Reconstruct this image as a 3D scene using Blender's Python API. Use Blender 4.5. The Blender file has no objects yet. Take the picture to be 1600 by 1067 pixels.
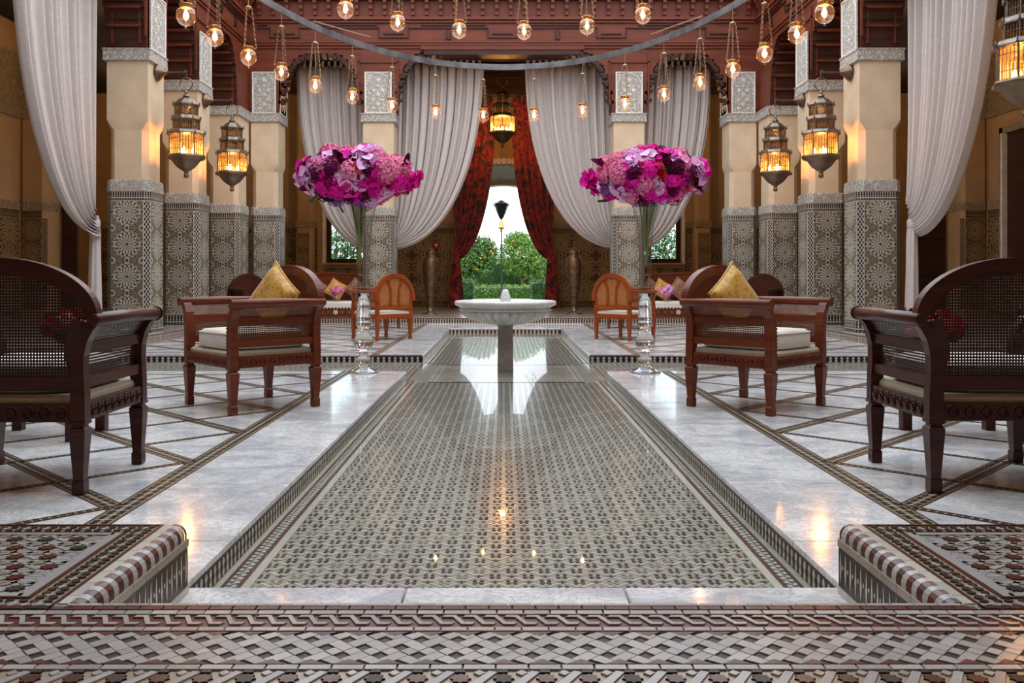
import bpy, math, random
from math import sin, cos, pi, sqrt, radians as R_
from mathutils import Vector, Matrix
random.seed(7)
S = 0.85            # all numbers below are in units of the camera height; S turns them into metres
F = 1400.0; CX, CY = 787.0, 431.0
sc = bpy.context.scene
COL = sc.collection
# ------------------------------------------------------------ camera, sky, exposure
cam = bpy.data.cameras.new('camera'); camo = bpy.data.objects.new('camera', cam); COL.objects.link(camo)
camo.location = (0, 0, S); camo.rotation_euler = (pi/2, 0, 0)
cam.sensor_width = 36; cam.lens = F/1600*36
cam.shift_x = (800-CX)/1600; cam.shift_y = (CY-533.5)/1600
cam.clip_start = .05; cam.clip_end = 400
sc.camera = camo
w = bpy.data.worlds.new('sky'); sc.world = w; w.use_nodes = True
bg = w.node_tree.nodes['Background']; bg.inputs[0].default_value = (.85, .925, 1.0, 1); bg.inputs[1].default_value = 2.35
sc.view_settings.view_transform = 'Standard'; sc.view_settings.look = 'None'
sc.view_settings.exposure = 0.55; sc.view_settings.gamma = 1
sc.view_settings.use_curve_mapping = False
def area(name, loc, size, rot, col, power, portal=False):
    l = bpy.data.lights.new(name, 'AREA'); l.shape = 'RECTANGLE'; l.size = size[0]*S; l.size_y = size[1]*S
    l.color = col; l.energy = power
    o = bpy.data.objects.new(name, l); o.location = [c*S for c in loc]; o.rotation_euler = rot; COL.objects.link(o)
    if portal: l.cycles.is_portal = True
    return o
area('sky_portal', (0, 10.7, 7.9), (10.6, 16), (0, 0, 0), (1, 1, 1), 1, True)
area('garden_portal', (0, 31, 2.3), (4, 4.4), (pi/2, 0, pi), (1, 1, 1), 1, True)
def point(name, loc, col, power, rad=.05):
    l = bpy.data.lights.new(name, 'POINT'); l.color = col; l.energy = power; l.shadow_soft_size = rad
    o = bpy.data.objects.new(name, l); o.location = [c*S for c in loc]; COL.objects.link(o); return o
WARM = (1, .62, .28)
for x in (-7.9, 7.9):  # unseen point lights added to warm the galleries, no fixtures modelled
    for y in (9.0, 13.0, 17.0): point('gallery_fill_light', (x, y, 5.4), WARM, 13, .1)
for x in (-9, -4.2, 4.2, 9): point('gallery_fill_light', (x, 22.3, 5.4), WARM, 26, .1)
for x in (-1.9, 1.9): point('gallery_fill_light', (x, 22.0, 5.5), WARM, 22, .1)
for x in (-7, 0, 7): point('gallery_fill_light', (x, .2, 5.2), WARM, 40, .1)

# ------------------------------------------------------------ materials
def newmat(name):
    m = bpy.data.materials.new(name); m.use_nodes = True
    nt = m.node_tree; b = nt.nodes['Principled BSDF']; return m, nt, b
def N(nt, t, **kw):
    n = nt.nodes.new(t)
    for k, v in kw.items():
        if k in n.inputs: n.inputs[k].default_value = v
        else: setattr(n, k, v)
    return n
def mix(nt, fac, a, b):
    n = nt.nodes.new('ShaderNodeMix'); n.data_type = 'RGBA'
    if hasattr(fac, 'links'): nt.links.new(fac, n.inputs[0])
    else: n.inputs[0].default_value = fac
    for i, v in ((6, a), (7, b)):
        if hasattr(v, 'links'): nt.links.new(v, n.inputs[i])
        else: n.inputs[i].default_value = (*v, 1)
    return n.outputs[2]
def ramp(nt, fac, stops):
    n = nt.nodes.new('ShaderNodeValToRGB'); nt.links.new(fac, n.inputs[0])
    e = n.color_ramp.elements
    while len(e) < len(stops): e.new(.5)
    for i, (p, c) in enumerate(stops): e[i].position = p; e[i].color = (*c, 1) if len(c) == 3 else c
    return n.outputs[0]
def math_(nt, op, a, b=None, c=None):
    n = nt.nodes.new('ShaderNodeMath'); n.operation = op
    for i, v in enumerate((a, b, c)):
        if v is None: continue
        if hasattr(v, 'links'): nt.links.new(v, n.inputs[i])
        else: n.inputs[i].default_value = v
    return n.outputs[0]
def coords(nt, kind='Object', scale=(1,1,1)):
    t = nt.nodes.new('ShaderNodeTexCoord'); mp = nt.nodes.new('ShaderNodeMapping')
    mp.inputs['Scale'].default_value = scale
    nt.links.new(t.outputs[kind], mp.inputs[0]); return mp.outputs[0]
def bump(nt, b, h, strength=.3, dist=.01):
    n = N(nt, 'ShaderNodeBump', Strength=strength, Distance=dist)
    nt.links.new(h, n.inputs['Height']); nt.links.new(n.outputs[0], b.inputs['Normal'])
def tile(name, c1, c2=None, rough=.22, wear=.12, spec=.5):
    """glazed tile: colour varies from piece to piece"""
    m, nt, b = newmat(name); c2 = c2 or tuple(x*.8 for x in c1)
    g = nt.nodes.new('ShaderNodeNewGeometry'); o = nt.nodes.new('ShaderNodeObjectInfo')
    r = math_(nt, 'FRACT', math_(nt, 'ADD', g.outputs['Random Per Island'], o.outputs['Random']))
    col = mix(nt, r, c1, c2)
    nz = N(nt, 'ShaderNodeTexNoise', Scale=38.0, Detail=3.0); nt.links.new(coords(nt), nz.inputs[0])
    f = math_(nt, 'MULTIPLY', nz.outputs[0], wear*2)
    col = mix(nt, f, col, tuple(x*.45 for x in c1))
    nt.links.new(col, b.inputs['Base Color']); b.inputs['Roughness'].default_value = rough
    b.inputs['Specular IOR Level'].default_value = spec
    bump(nt, b, nz.outputs[0], .12, .002)
    return m
def plain(name, c, rough=.5, metal=0, var=.1, scale=6, bmp=0, bscale=60, coat=0):
    m, nt, b = newmat(name)
    nz = N(nt, 'ShaderNodeTexNoise', Scale=float(scale), Detail=4.0); nt.links.new(coords(nt), nz.inputs[0])
    f = ramp(nt, nz.outputs[0], [(.35, (0,0,0)), (.65, (1,1,1))])
    nt.links.new(mix(nt, f, tuple(x*(1-var) for x in c), tuple(min(1, x*(1+var)) for x in c)), b.inputs['Base Color'])
    b.inputs['Roughness'].default_value = rough; b.inputs['Metallic'].default_value = metal
    if coat: b.inputs['Coat Weight'].default_value = coat
    if bmp:
        n2 = N(nt, 'ShaderNodeTexNoise', Scale=float(bscale), Detail=3.0); nt.links.new(coords(nt), n2.inputs[0])
        bump(nt, b, n2.outputs[0], bmp, .01)
    return m
def wood(name, c1, c2, rough=.3, stretch=(3,3,40), coat=.12):
    m, nt, b = newmat(name)
    nz = N(nt, 'ShaderNodeTexNoise', Scale=1.2, Detail=6.0, Distortion=.6); nt.links.new(coords(nt, 'Object', stretch), nz.inputs[0])
    nt.links.new(ramp(nt, nz.outputs[0], [(.3, c1), (.7, c2)]), b.inputs['Base Color'])
    b.inputs['Roughness'].default_value = rough; b.inputs['Coat Weight'].default_value = coat; b.inputs['Coat Roughness'].default_value = .12; b.inputs['Specular IOR Level'].default_value = .3
    bump(nt, b, nz.outputs[0], .08, .004)
    return m
def marble(name, base, vein, rough=.09, sc_=1.6):
    m, nt, b = newmat(name)
    o = nt.nodes.new('ShaderNodeObjectInfo'); t = nt.nodes.new('ShaderNodeTexCoord')
    v = nt.nodes.new('ShaderNodeVectorMath'); v.operation = 'MULTIPLY_ADD'
    nt.links.new(o.outputs['Random'], v.inputs[0]); v.inputs[1].default_value = (9, 17, 5); nt.links.new(t.outputs['Object'], v.inputs[2])
    mp = nt.nodes.new('ShaderNodeMapping'); mp.inputs['Scale'].default_value = (1, 1.5, 1); mp.inputs['Rotation'].default_value = (0, 0, .5)
    nt.links.new(v.outputs[0], mp.inputs[0])
    n1 = N(nt, 'ShaderNodeTexNoise', Scale=sc_, Detail=9.0, Roughness=.62, Distortion=1.1); nt.links.new(mp.outputs[0], n1.inputs[0])
    n2 = N(nt, 'ShaderNodeTexNoise', Scale=sc_*4, Detail=8.0, Roughness=.7, Distortion=1.8); nt.links.new(mp.outputs[0], n2.inputs[0])
    a = ramp(nt, n1.outputs[0], [(.38, vein), (.58, base)])
    f = ramp(nt, n2.outputs[0], [(.46, (0,0,0)), (.50, (.75,.75,.75)), (.54, (0,0,0))])
    nt.links.new(mix(nt, f, a, tuple(x*.72 for x in vein)), b.inputs['Base Color'])
    n3 = N(nt, 'ShaderNodeTexNoise', Scale=sc_*11, Detail=5.0, Roughness=.7, Distortion=.8); nt.links.new(mp.outputs[0], n3.inputs[0])
    f3 = ramp(nt, n3.outputs[0], [(.30, (.8,.8,.8)), (.40, (0,0,0))])
    nt.links.new(mix(nt, f3, mix(nt, f, a, tuple(x*.72 for x in vein)), tuple(x*.55 for x in vein)), b.inputs['Base Color'])
    rr = math_(nt, 'MULTIPLY_ADD', n2.outputs[0], .08, rough)
    nt.links.new(rr, b.inputs['Roughness'])
    return m
def carved(name, light, dark, scale=26):
    m, nt, b = newmat(name); c = coords(nt)
    v = N(nt, 'ShaderNodeTexVoronoi', Scale=float(scale), feature='DISTANCE_TO_EDGE')
    nz = N(nt, 'ShaderNodeTexNoise', Scale=scale*.5, Detail=2.0); nt.links.new(c, nz.inputs[0])
    nt.links.new(mix(nt, .12, c, nz.outputs[1]), v.inputs[0])
    f = ramp(nt, v.outputs[0], [(.05, (1,1,1)), (.16, (.0,.0,.0))])
    nt.links.new(mix(nt, f, dark, light), b.inputs['Base Color']); b.inputs['Roughness'].default_value = .8  # hollows of the relief get a darker colour in place of their shade
    bump(nt, b, f, .9, .02); return m
def cane(name, col):
    """woven cane: square holes really let the view through"""
    m, nt, b = newmat(name); uv = coords(nt, 'UV', (1,1,1))
    s = nt.nodes.new('ShaderNodeSeparateXYZ'); nt.links.new(uv, s.inputs[0])
    def tri(o): return math_(nt, 'ABSOLUTE', math_(nt, 'SUBTRACT', math_(nt, 'FRACT', o), .5))
    a, c = tri(s.outputs[0]), tri(s.outputs[1])
    mx = math_(nt, 'MAXIMUM', math_(nt, 'MAXIMUM', a, c), math_(nt, 'MULTIPLY', math_(nt, 'ADD', a, c), .72))
    hole = math_(nt, 'LESS_THAN', mx, .24)
    nt.links.new(mix(nt, math_(nt, 'MULTIPLY', mx, 2), tuple(x*1.3 for x in col), tuple(x*.6 for x in col)), b.inputs['Base Color'])
    b.inputs['Roughness'].default_value = .45
    nt.links.new(math_(nt, 'SUBTRACT', 1.0, hole), b.inputs['Alpha'])
    return m
def glassy(name, tint, gloss_rough=.02, ior=1.45, trans=None, extra=0.0, trs=.10, fs=1.0, ex=5.0):
    """thin glass: see-through, reflecting by Fresnel"""
    m, nt, b = newmat(name); nt.nodes.remove(b); out = nt.nodes['Material Output']
    t = N(nt, 'ShaderNodeBsdfTransparent'); t.inputs[0].default_value = (*tint, 1)
    g = N(nt, 'ShaderNodeBsdfGlossy', Roughness=gloss_rough); ge = nt.nodes.new('ShaderNodeNewGeometry')
    dt = nt.nodes.new('ShaderNodeVectorMath'); dt.operation = 'DOT_PRODUCT'
    nt.links.new(ge.outputs['Normal'], dt.inputs[0]); nt.links.new(ge.outputs['Incoming'], dt.inputs[1])
    mx = nt.nodes.new('ShaderNodeMixShader'); r0 = ((ior-1)/(ior+1))**2
    sch = math_(nt, 'POWER', math_(nt, 'SUBTRACT', 1.0, math_(nt, 'ABSOLUTE', dt.outputs['Value'])), ex)
    f = math_(nt, 'MULTIPLY_ADD', sch, (1-r0)*fs, (r0+extra)*fs); nt.links.new(f, mx.inputs[0])
    nt.links.new(t.outputs[0], mx.inputs[1]); nt.links.new(g.outputs[0], mx.inputs[2]); last = mx.outputs[0]
    if trans:
        tr = N(nt, 'ShaderNodeBsdfTranslucent'); tr.inputs[0].default_value = (*trans, 1)
        m2 = nt.nodes.new('ShaderNodeMixShader'); m2.inputs[0].default_value = trs
        nt.links.new(last, m2.inputs[1]); nt.links.new(tr.outputs[0], m2.inputs[2]); last = m2.outputs[0]
    nt.links.new(last, out.inputs[0]); return m
def emis(name, col, st):
    m, nt, b = newmat(name); b.inputs['Emission Color'].default_value = (*col, 1); b.inputs['Emission Strength'].default_value = st
    b.inputs['Base Color'].default_value = (*col, 1); return m

M = {}
M['marble'] = marble('white_marble', (.86,.865,.87), (.53,.55,.58), .06, 2.4)
M['marble_plain'] = marble('fountain_marble', (.85,.85,.84), (.68,.68,.66), .18, 2.5)
M['marble_grey'] = marble('grey_marble', (.42,.39,.35), (.28,.26,.23), .2, 2.5)
M['grout'] = plain('grout', (.16,.14,.12), .7)
M['tan'] = tile('tan_tile', (.36,.29,.20), (.27,.23,.17))
M['grey'] = tile('grey_green_tile', (.40,.39,.34), (.33,.32,.29), .16)
M['cream'] = tile('cream_tile', (.60,.57,.50), (.47,.45,.40), .2)
M['white'] = tile('white_tile', (.46,.44,.43), (.29,.275,.275), .22, .2)
M['black'] = tile('black_tile', (.02,.014,.012), (.045,.028,.02), .36, .12, .2)
M['brown'] = tile('brown_tile', (.055,.028,.018), (.11,.045,.024), .3, .12, .3)
M['pool_dark'] = tile('pool_dark_tile', (.022,.012,.010), (.085,.035,.022), .3, .12, .2)
M['maroon'] = tile('maroon_tile', (.12,.026,.014), (.05,.018,.014), .25, .3, .35)
M['gallery_base'] = tile('gallery_zellige_ground', (.20,.12,.055), (.17,.10,.045), .3)
M['gallery_light'] = tile('gallery_zellige_light', (.42,.29,.15), (.34,.23,.12), .3)
M['dado_base'] = tile('column_zellige_ground', (.20,.165,.115), (.17,.145,.10), .3)
M['plaster'] = plain('beige_plaster', (.62,.49,.34), .75, 0, .07, 4, .1, 30)
M['ochre'] = plain('ochre_plaster', (.43,.27,.135), .7, 0, .08, 3, .1, 30)
M['white_plaster'] = plain('white_plaster', (.75,.72,.66), .8)
M['carved'] = carved('carved_plaster', (.72,.68,.62), (.34,.31,.27), 30)
M['carved_warm'] = carved('carved_warm_plaster', (.50,.38,.22), (.26,.18,.10), 26)
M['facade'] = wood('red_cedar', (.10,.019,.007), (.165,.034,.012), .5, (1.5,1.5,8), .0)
M['facade_dark'] = wood('dark_and_shaded_cedar', (.03,.009,.005), (.06,.016,.009), .5, (2,2,8), .0)  # dark wood parts; also paints shade onto the arch soffits
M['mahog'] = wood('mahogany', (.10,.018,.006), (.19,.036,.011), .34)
M['mahog_dark'] = wood('dark_and_shaded_mahogany', (.030,.006,.004), (.070,.014,.007), .34)  # dark wood pieces; on the near armchairs it paints in their shade
M['orange_wood'] = wood('honey_mahogany', (.21,.036,.005), (.34,.072,.010), .34)
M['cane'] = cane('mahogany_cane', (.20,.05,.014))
M['cane_shaded'] = cane('shaded_cane', (.04,.011,.007))  # same cane, darkened for the shade on the near armchairs
M['cane_solid'] = plain('honey_cane', (.38,.13,.035), .5, 0, .15, 30, .4, 300)
M['linen'] = plain('cream_upholstery', (.55,.48,.36), .85, 0, .05, 8, .3, 200)
M['cushion'] = plain('pale_cushion', (.72,.68,.60), .85, 0, .05, 8, .2, 120)
M['gold'] = None
M['curtain'] = plain('pale_linen_curtain', (.56,.51,.49), .8, 0, .05, 30, .2, 300)
M['brass'] = plain('aged_brass', (.22,.14,.08), .45, .9, .3, 8, .2, 40)
M['lantern_metal'] = plain('patinated_lantern_metal', (.20,.16,.13), .35, .9, .3, 15)
M['bronze'] = plain('bronze', (.17,.11,.07), .38, .8, .2, 10)
M['ring_metal'] = plain('brushed_steel', (.15,.14,.14), .38, .85, .3, 5)
M['chain'] = plain('chain_brass', (.35,.24,.14), .35, .9)
M['copper'] = plain('copper_collar', (.55,.28,.12), .3, .9)
M['glass'] = glassy('clear_glass', (.97,.98,.98), .02, 1.5, None, .03)
M['vase_glass'] = glassy('vase_glass', (.90,.92,.92), .02, 1.5, None, .05, ex=2.2)
M['bulb_glass'] = glassy('globe_glass', (1,.95,.90), .03, 1.5, (1,.6,.3), .05, .025)
M['lantern_glass'] = glassy('amber_glass', (1,.74,.40), .12, 1.4, (1,.50,.15), .02, .045)
M['water'] = glassy('water', (.96,.98,.97), .02, 1.33, fs=.40)
M['pane'] = glassy('window_pane', (.80,.86,.86), .02, 1.5)
M['filament'] = emis('filament', (1,.45,.13), 40)
M['lantern_bulb'] = emis('lantern_bulb', (1,.52,.16), 60)
M['leaf'] = tile('leaf_green', (.10,.22,.03), (.22,.38,.06), .55)
M['leaf_dark'] = tile('leaf_dark', (.02,.06,.015), (.05,.12,.025), .5)
M['stem'] = tile('stem_green', (.22,.32,.07), (.34,.36,.12), .4)
M['bark'] = plain('bark', (.16,.10,.06), .9)
M['orange'] = plain('orange_fruit', (.75,.25,.03), .5)
M['magenta'] = tile('magenta_petal', (.92,.015,.42), (.78,.01,.36), .6, .05, .12)
M['lilac'] = tile('lilac_petal', (.92,.60,.88), (.86,.44,.80), .6, .05, .12)
M['pink'] = tile('pink_petal', (.92,.34,.50), (.86,.22,.44), .6, .1, .12)
M['coral'] = tile('coral_petal', (.90,.06,.12), (.92,.22,.26), .6, .1, .12)
M['plum'] = tile('plum_petal', (.10,.005,.035), (.20,.01,.09), .6, .1, .1)
M['violet'] = tile('violet_petal', (.28,.10,.42), (.20,.07,.30), .6, .1)
M['red_petal'] = tile('red_petal', (.62,.01,.03), (.45,.01,.03), .6, .1, .12)
M['dark_metal'] = plain('wrought_iron', (.03,.03,.03), .5, .5)
M['gravel'] = plain('garden_path', (.45,.38,.28), .9)
M['grass'] = plain('garden_ground', (.10,.16,.05), .9, 0, .3, 3)
M['dark_ceiling'] = plain('dark_ceiling', (.012,.007,.005), .9)
M['red_box'] = plain('red_plastic', (.5,.02,.02), .4)
def brocade(name, base, hi, scale, rough=.45, lo=None):
    m, nt, b = newmat(name); c = coords(nt, 'Object', (1,1,1))
    v = N(nt, 'ShaderNodeTexNoise', Scale=float(scale), Detail=2.5, Distortion=2.2); nt.links.new(c, v.inputs[0])
    st = [(.42, base), (.5, hi), (.62, hi)] if lo is None else [(.44, lo), (.48, base), (.58, base), (.68, hi)]
    nt.links.new(ramp(nt, v.outputs[0], st), b.inputs['Base Color']); b.inputs['Roughness'].default_value = rough
    b.inputs['Sheen Weight'].default_value = .3
    bump(nt, b, v.outputs[0], .4, .006); return m
M['gold'] = brocade('gold_silk', (.46,.21,.015), (.66,.36,.05), 18, .4)
M['patterned'] = brocade('paisley_silk', (.28,.12,.06), (.50,.33,.18), 22, .5, (.18,.05,.05))
M['velvet'] = brocade('red_velvet', (.30,.004,.006), (.34,.05,.01), 4.2, .7, (.018,.002,.003))

# ------------------------------------------------------------ mesh builder
class MB:
    def __init__(s): s.v = []; s.f = []; s.m = []; s.s = []; s.uv = None
    def add(s, vs, fs, mi=0, smooth=False):
        o = len(s.v); s.v += [tuple(v) for v in vs]
        for f in fs: s.f.append(tuple(i+o for i in f)); s.m.append(mi); s.s.append(smooth)
        return s
    def box(s, x0, x1, y0, y1, z0, z1, mi=0):
        s.add([(x0,y0,z0),(x1,y0,z0),(x1,y1,z0),(x0,y1,z0),(x0,y0,z1),(x1,y0,z1),(x1,y1,z1),(x0,y1,z1)],
              [(0,3,2,1),(4,5,6,7),(0,1,5,4),(1,2,6,5),(2,3,7,6),(3,0,4,7)], mi); return s
    def cbox(s, c, d, mi=0): return s.box(c[0]-d[0]/2, c[0]+d[0]/2, c[1]-d[1]/2, c[1]+d[1]/2, c[2]-d[2]/2, c[2]+d[2]/2, mi)
    def bbox(s, x0, x1, y0, y1, z0, z1, b=.01, mi=0):
        """box with bevelled vertical and top edges"""
        poly = [(x0+b,y0),(x1-b,y0),(x1,y0+b),(x1,y1-b),(x1-b,y1),(x0+b,y1),(x0,y1-b),(x0,y0+b)]
        cx, cy = (x0+x1)/2, (y0+y1)/2
        def sh(p, k): return (p[0]-math.copysign(k, p[0]-cx), p[1]-math.copysign(k, p[1]-cy))
        rings = [(z0+b, 0), (z1-b, 0), (z1, b)]
        s.loft([[(*sh(p, 0), z0) for p in poly], [(*p, z1-b) for p in poly], [(*sh(p, b), z1) for p in poly]], mi, True, True); return s
    def loft(s, rings, mi=0, closed=True, caps=True, smooth=False):
        n = len(rings[0]); vs = [p for r in rings for p in r]; fs = []
        for i in range(len(rings)-1):
            for j in range(n if closed else n-1):
                k = (j+1) % n; fs.append((i*n+j, i*n+k, (i+1)*n+k, (i+1)*n+j))
        s.add(vs, fs, mi, smooth)
        if caps: s.add(rings[0], [tuple(reversed(range(n)))], mi); s.add(rings[-1], [tuple(range(n))], mi)
        return s
    def lathe(s, prof, n=24, c=(0,0,0), mi=0, smooth=True, mod=None, phase=0):
        rings = []
        for r, z in prof:
            ring = []
            for j in range(n):
                a = 2*pi*j/n + phase; rr = r*(mod(a, z) if mod else 1)
                ring.append((c[0]+rr*cos(a), c[1]+rr*sin(a), c[2]+z))
            rings.append(ring)
        return s.loft(rings, mi, True, prof[0][0] > 1e-4 or True, smooth)
    def tube(s, pts, r, n=8, mi=0, smooth=True, flat=None):
        pts = [Vector(p) for p in pts]; rings = []
        up0 = Vector((0,0,1))
        for i, p in enumerate(pts):
            d = (pts[min(i+1, len(pts)-1)] - pts[max(i-1, 0)]).normalized()
            up = up0 if abs(d.dot(up0)) < .95 else Vector((0,1,0))
            a = d.cross(up).normalized(); b = a.cross(d).normalized()
            rr = r[i] if isinstance(r, (list, tuple)) else r
            ra, rb = (rr, rr) if flat is None else (rr*flat[0], rr*flat[1])
            rings.append([tuple(p + a*ra*cos(2*pi*j/n) + b*rb*sin(2*pi*j/n)) for j in range(n)])
        return s.loft(rings, mi, True, True, smooth)
    def sweep(s, pts, w, h, mi=0, side=Vector((0,1,0)), smooth=False):
        """rectangular bar along pts; w measured along 'side', h in the curve plane"""
        pts = [Vector(p) for p in pts]; rings = []
        for i, p in enumerate(pts):
            d = (pts[min(i+1, len(pts)-1)] - pts[max(i-1, 0)]).normalized()
            nrm = d.cross(side).normalized()
            hh = h[i] if isinstance(h, (list, tuple)) else h
            rings.append([tuple(p + side*w/2*a + nrm*hh/2*b) for a, b in ((-1,-1),(1,-1),(1,1),(-1,1))])
        return s.loft(rings, mi, True, True, smooth)
    def prism(s, poly, h0, h1, ax=2, mi=0, top=True, sides=True, bottom=True, smi=None):
        """poly in the two remaining axes extruded from h0 to h1 along ax"""
        def P(p, h):
            return (p[0], p[1], h) if ax == 2 else ((p[0], h, p[1]) if ax == 1 else (h, p[0], p[1]))
        n = len(poly); a = [P(p, h0) for p in poly]; b = [P(p, h1) for p in poly]; fs = []
        if sides: s.add(a+b, [(i, (i+1)%n, n+(i+1)%n, n+i) for i in range(n)], mi if smi is None else smi)
        if bottom: fs.append(tuple(reversed(range(n))))
        if top: fs.append(tuple(range(n, 2*n)))
        return s.add(a+b, fs, mi) if fs else s
    def xform(s, mat, start=0):
        s.v = s.v[:start] + [tuple(mat @ Vector(v)) for v in s.v[start:]]; return s
    def merge(s, o, mat=None, mi=None):
        vs = [tuple(mat @ Vector(v)) for v in o.v] if mat else o.v
        k = len(s.v); s.v += vs; s.f += [tuple(i+k for i in f) for f in o.f]
        s.m += o.m if mi is None else [mi]*len(o.m); s.s += o.s; return s
    def mesh(s, name, mats, uvfn=None):
        me = bpy.data.meshes.new(name)
        me.from_pydata([(a*S, b*S, c*S) for a, b, c in s.v], [], s.f)
        for m in mats: me.materials.append(M[m] if isinstance(m, str) else m)
        me.polygons.foreach_set('material_index', s.m); me.polygons.foreach_set('use_smooth', s.s)
        if uvfn:
            uv = me.uv_layers.new(name='UVMap')
            for l in me.loops: uv.data[l.index].uv = uvfn(s.v[l.vertex_index])
        me.update(); return me
def fixn(me):
    import bmesh
    bm = bmesh.new(); bm.from_mesh(me); bmesh.ops.recalc_face_normals(bm, faces=bm.faces); bm.to_mesh(me); bm.free()
def ob(name, mb, mats, parent=None, loc=None, rotz=0, kind=None, uvfn=None, fix=True, bevel=0):
    mats = list(mats) if isinstance(mats, (list, tuple)) else [mats]
    me = mb if isinstance(mb, bpy.types.Mesh) else mb.mesh(name, mats, uvfn)
    if fix and not isinstance(mb, bpy.types.Mesh) and len(me.polygons) < 20000: fixn(me)
    o = bpy.data.objects.new(name, me); COL.objects.link(o)
    if parent: o.parent = parent
    if loc: o.location = [c*S for c in loc]
    if rotz: o.rotation_euler = (0, 0, rotz)
    if kind: o['kind'] = kind
    return o
def tag(o, label, cat, group=None):
    o['label'] = label; o['category'] = cat
    if group: o['group'] = group
    return o
def thing(name, label, cat, loc=(0,0,0), rotz=0, group=None):
    o = bpy.data.objects.new(name, None); COL.objects.link(o); o.empty_display_size = .1
    o.location = [c*S for c in loc]; o.rotation_euler = (0, 0, rotz); return tag(o, label, cat, group)
def struct(name, mb, mats, **k): return ob(name, mb, mats, kind='structure', **k)
def dup(root, loc=None, rotz=None, label=None, group=None, mirror=False):
    def cp(o, par):
        c = o.copy(); COL.objects.link(c); c.parent = par
        for ch in [x for x in kids.get(o.name, [])]: cp(ch, c)
        return c
    kids = {}
    def walk(o):
        kids[o.name] = list(o.children)
        for c in o.children: walk(c)
    walk(root); r = cp(root, None)
    if loc: r.location = [c*S for c in loc]
    if rotz is not None: r.rotation_euler = (0, 0, rotz)
    if label: r['label'] = label
    if group: r['group'] = group
    return r
def at(x, y, Y): return ((x-CX)*Y/F, Y, 1-(y-CY)*Y/F)      # picture point at distance Y -> place in the room
def clip(poly, a, b, c):
    """keep the part of a convex polygon where a*x+b*y <= c"""
    out = []
    for i in range(len(poly)):
        p, q = poly[i], poly[(i+1) % len(poly)]; dp = a*p[0]+b*p[1]-c; dq = a*q[0]+b*q[1]-c
        if dp <= 0: out.append(p)
        if dp*dq < 0: t = dp/(dp-dq); out.append((p[0]+(q[0]-p[0])*t, p[1]+(q[1]-p[1])*t))
    return out
def cliprect(poly, x0, x1, y0, y1):
    for a, b, c in ((1,0,x1),(-1,0,-x0),(0,1,y1),(0,-1,-y0)):
        if len(poly) < 3: return []
        poly = clip(poly, a, b, c)
    return poly if len(poly) > 2 else []
def bar2(p, q, wd):
    dx, dy = q[0]-p[0], q[1]-p[1]; L = sqrt(dx*dx+dy*dy) or 1; nx, ny = -dy/L*wd/2, dx/L*wd/2
    return [(p[0]+nx,p[1]+ny),(p[0]-nx,p[1]-ny),(q[0]-nx,q[1]-ny),(q[0]+nx,q[1]+ny)]
def star2(cx, cy, r, n=8, k=.6, ph=0):
    return [(cx+cos(ph+pi*i/n)*r*(1 if i % 2 == 0 else k), cy+sin(ph+pi*i/n)*r*(1 if i % 2 == 0 else k)) for i in range(2*n)]
def ngon2(cx, cy, r, n=6, ph=0, sx=1, sy=1): return [(cx+cos(ph+2*pi*i/n)*r*sx, cy+sin(ph+2*pi*i/n)*r*sy) for i in range(n)]
PXC = .03                       # the pool's centre line
POOLW = 1.06; PB = -.11         # half width and bottom level of the pool
PLAT = .216                     # front platform level
GAL = .12                       # gallery level

# ------------------------------------------------------------ the setting: ground slabs, galleries, walls
m = MB()
m.box(-12.4, 12.4, -4, 32, -.5, PB-.03)
struct('floor', m, 'grout')
FLOOR = bpy.data.objects['floor']
# pool and canal beds
def bed(name, x0, x1, y0, y1): return ob(name, MB().box(x0, x1, y0, y1, PB-.03, PB), 'grey', FLOOR)
# marble floors stand on mortar beds
zones = []
for sgn in (-1, 1):
    xa, xb = PXC+sgn*POOLW, PXC+sgn*5.25
    for (y0, y1) in ((2.83, 9.42), (11.38, 18.67)): zones.append((min(xa,xb), max(xa,xb), y0, y1, sgn))
for z in zones: ob('mortar_bed', MB().box(z[0]+.002, z[1]-.002, z[2]+.002, z[3], PB, -.006), 'grout', FLOOR)
ob('mortar_bed', MB().box(PXC-5.25, PXC+5.25, 17.1, 18.67, PB, -.006), 'grout', FLOOR)
ob('threshold_slab', MB().bbox(PXC-POOLW, PXC+POOLW, 17.08, 18.67, -.022, 0, .004), 'marble', FLOOR)
bed('pool_bed', PXC-POOLW, PXC+POOLW, 2.87, 17.1)
bed('canal_bed', -5.3, PXC-POOLW, 9.42, 11.38); bed('canal_bed', PXC+POOLW, 5.3, 9.42, 11.38)
# step slab at the near end of the pool
for i in range(3):
    x0 = PXC-1.04+i*.70
    ob('marble_slab', MB().bbox(x0, x0+.694, 2.15, 2.878, PB, 0, .004), 'marble', FLOOR)

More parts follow.
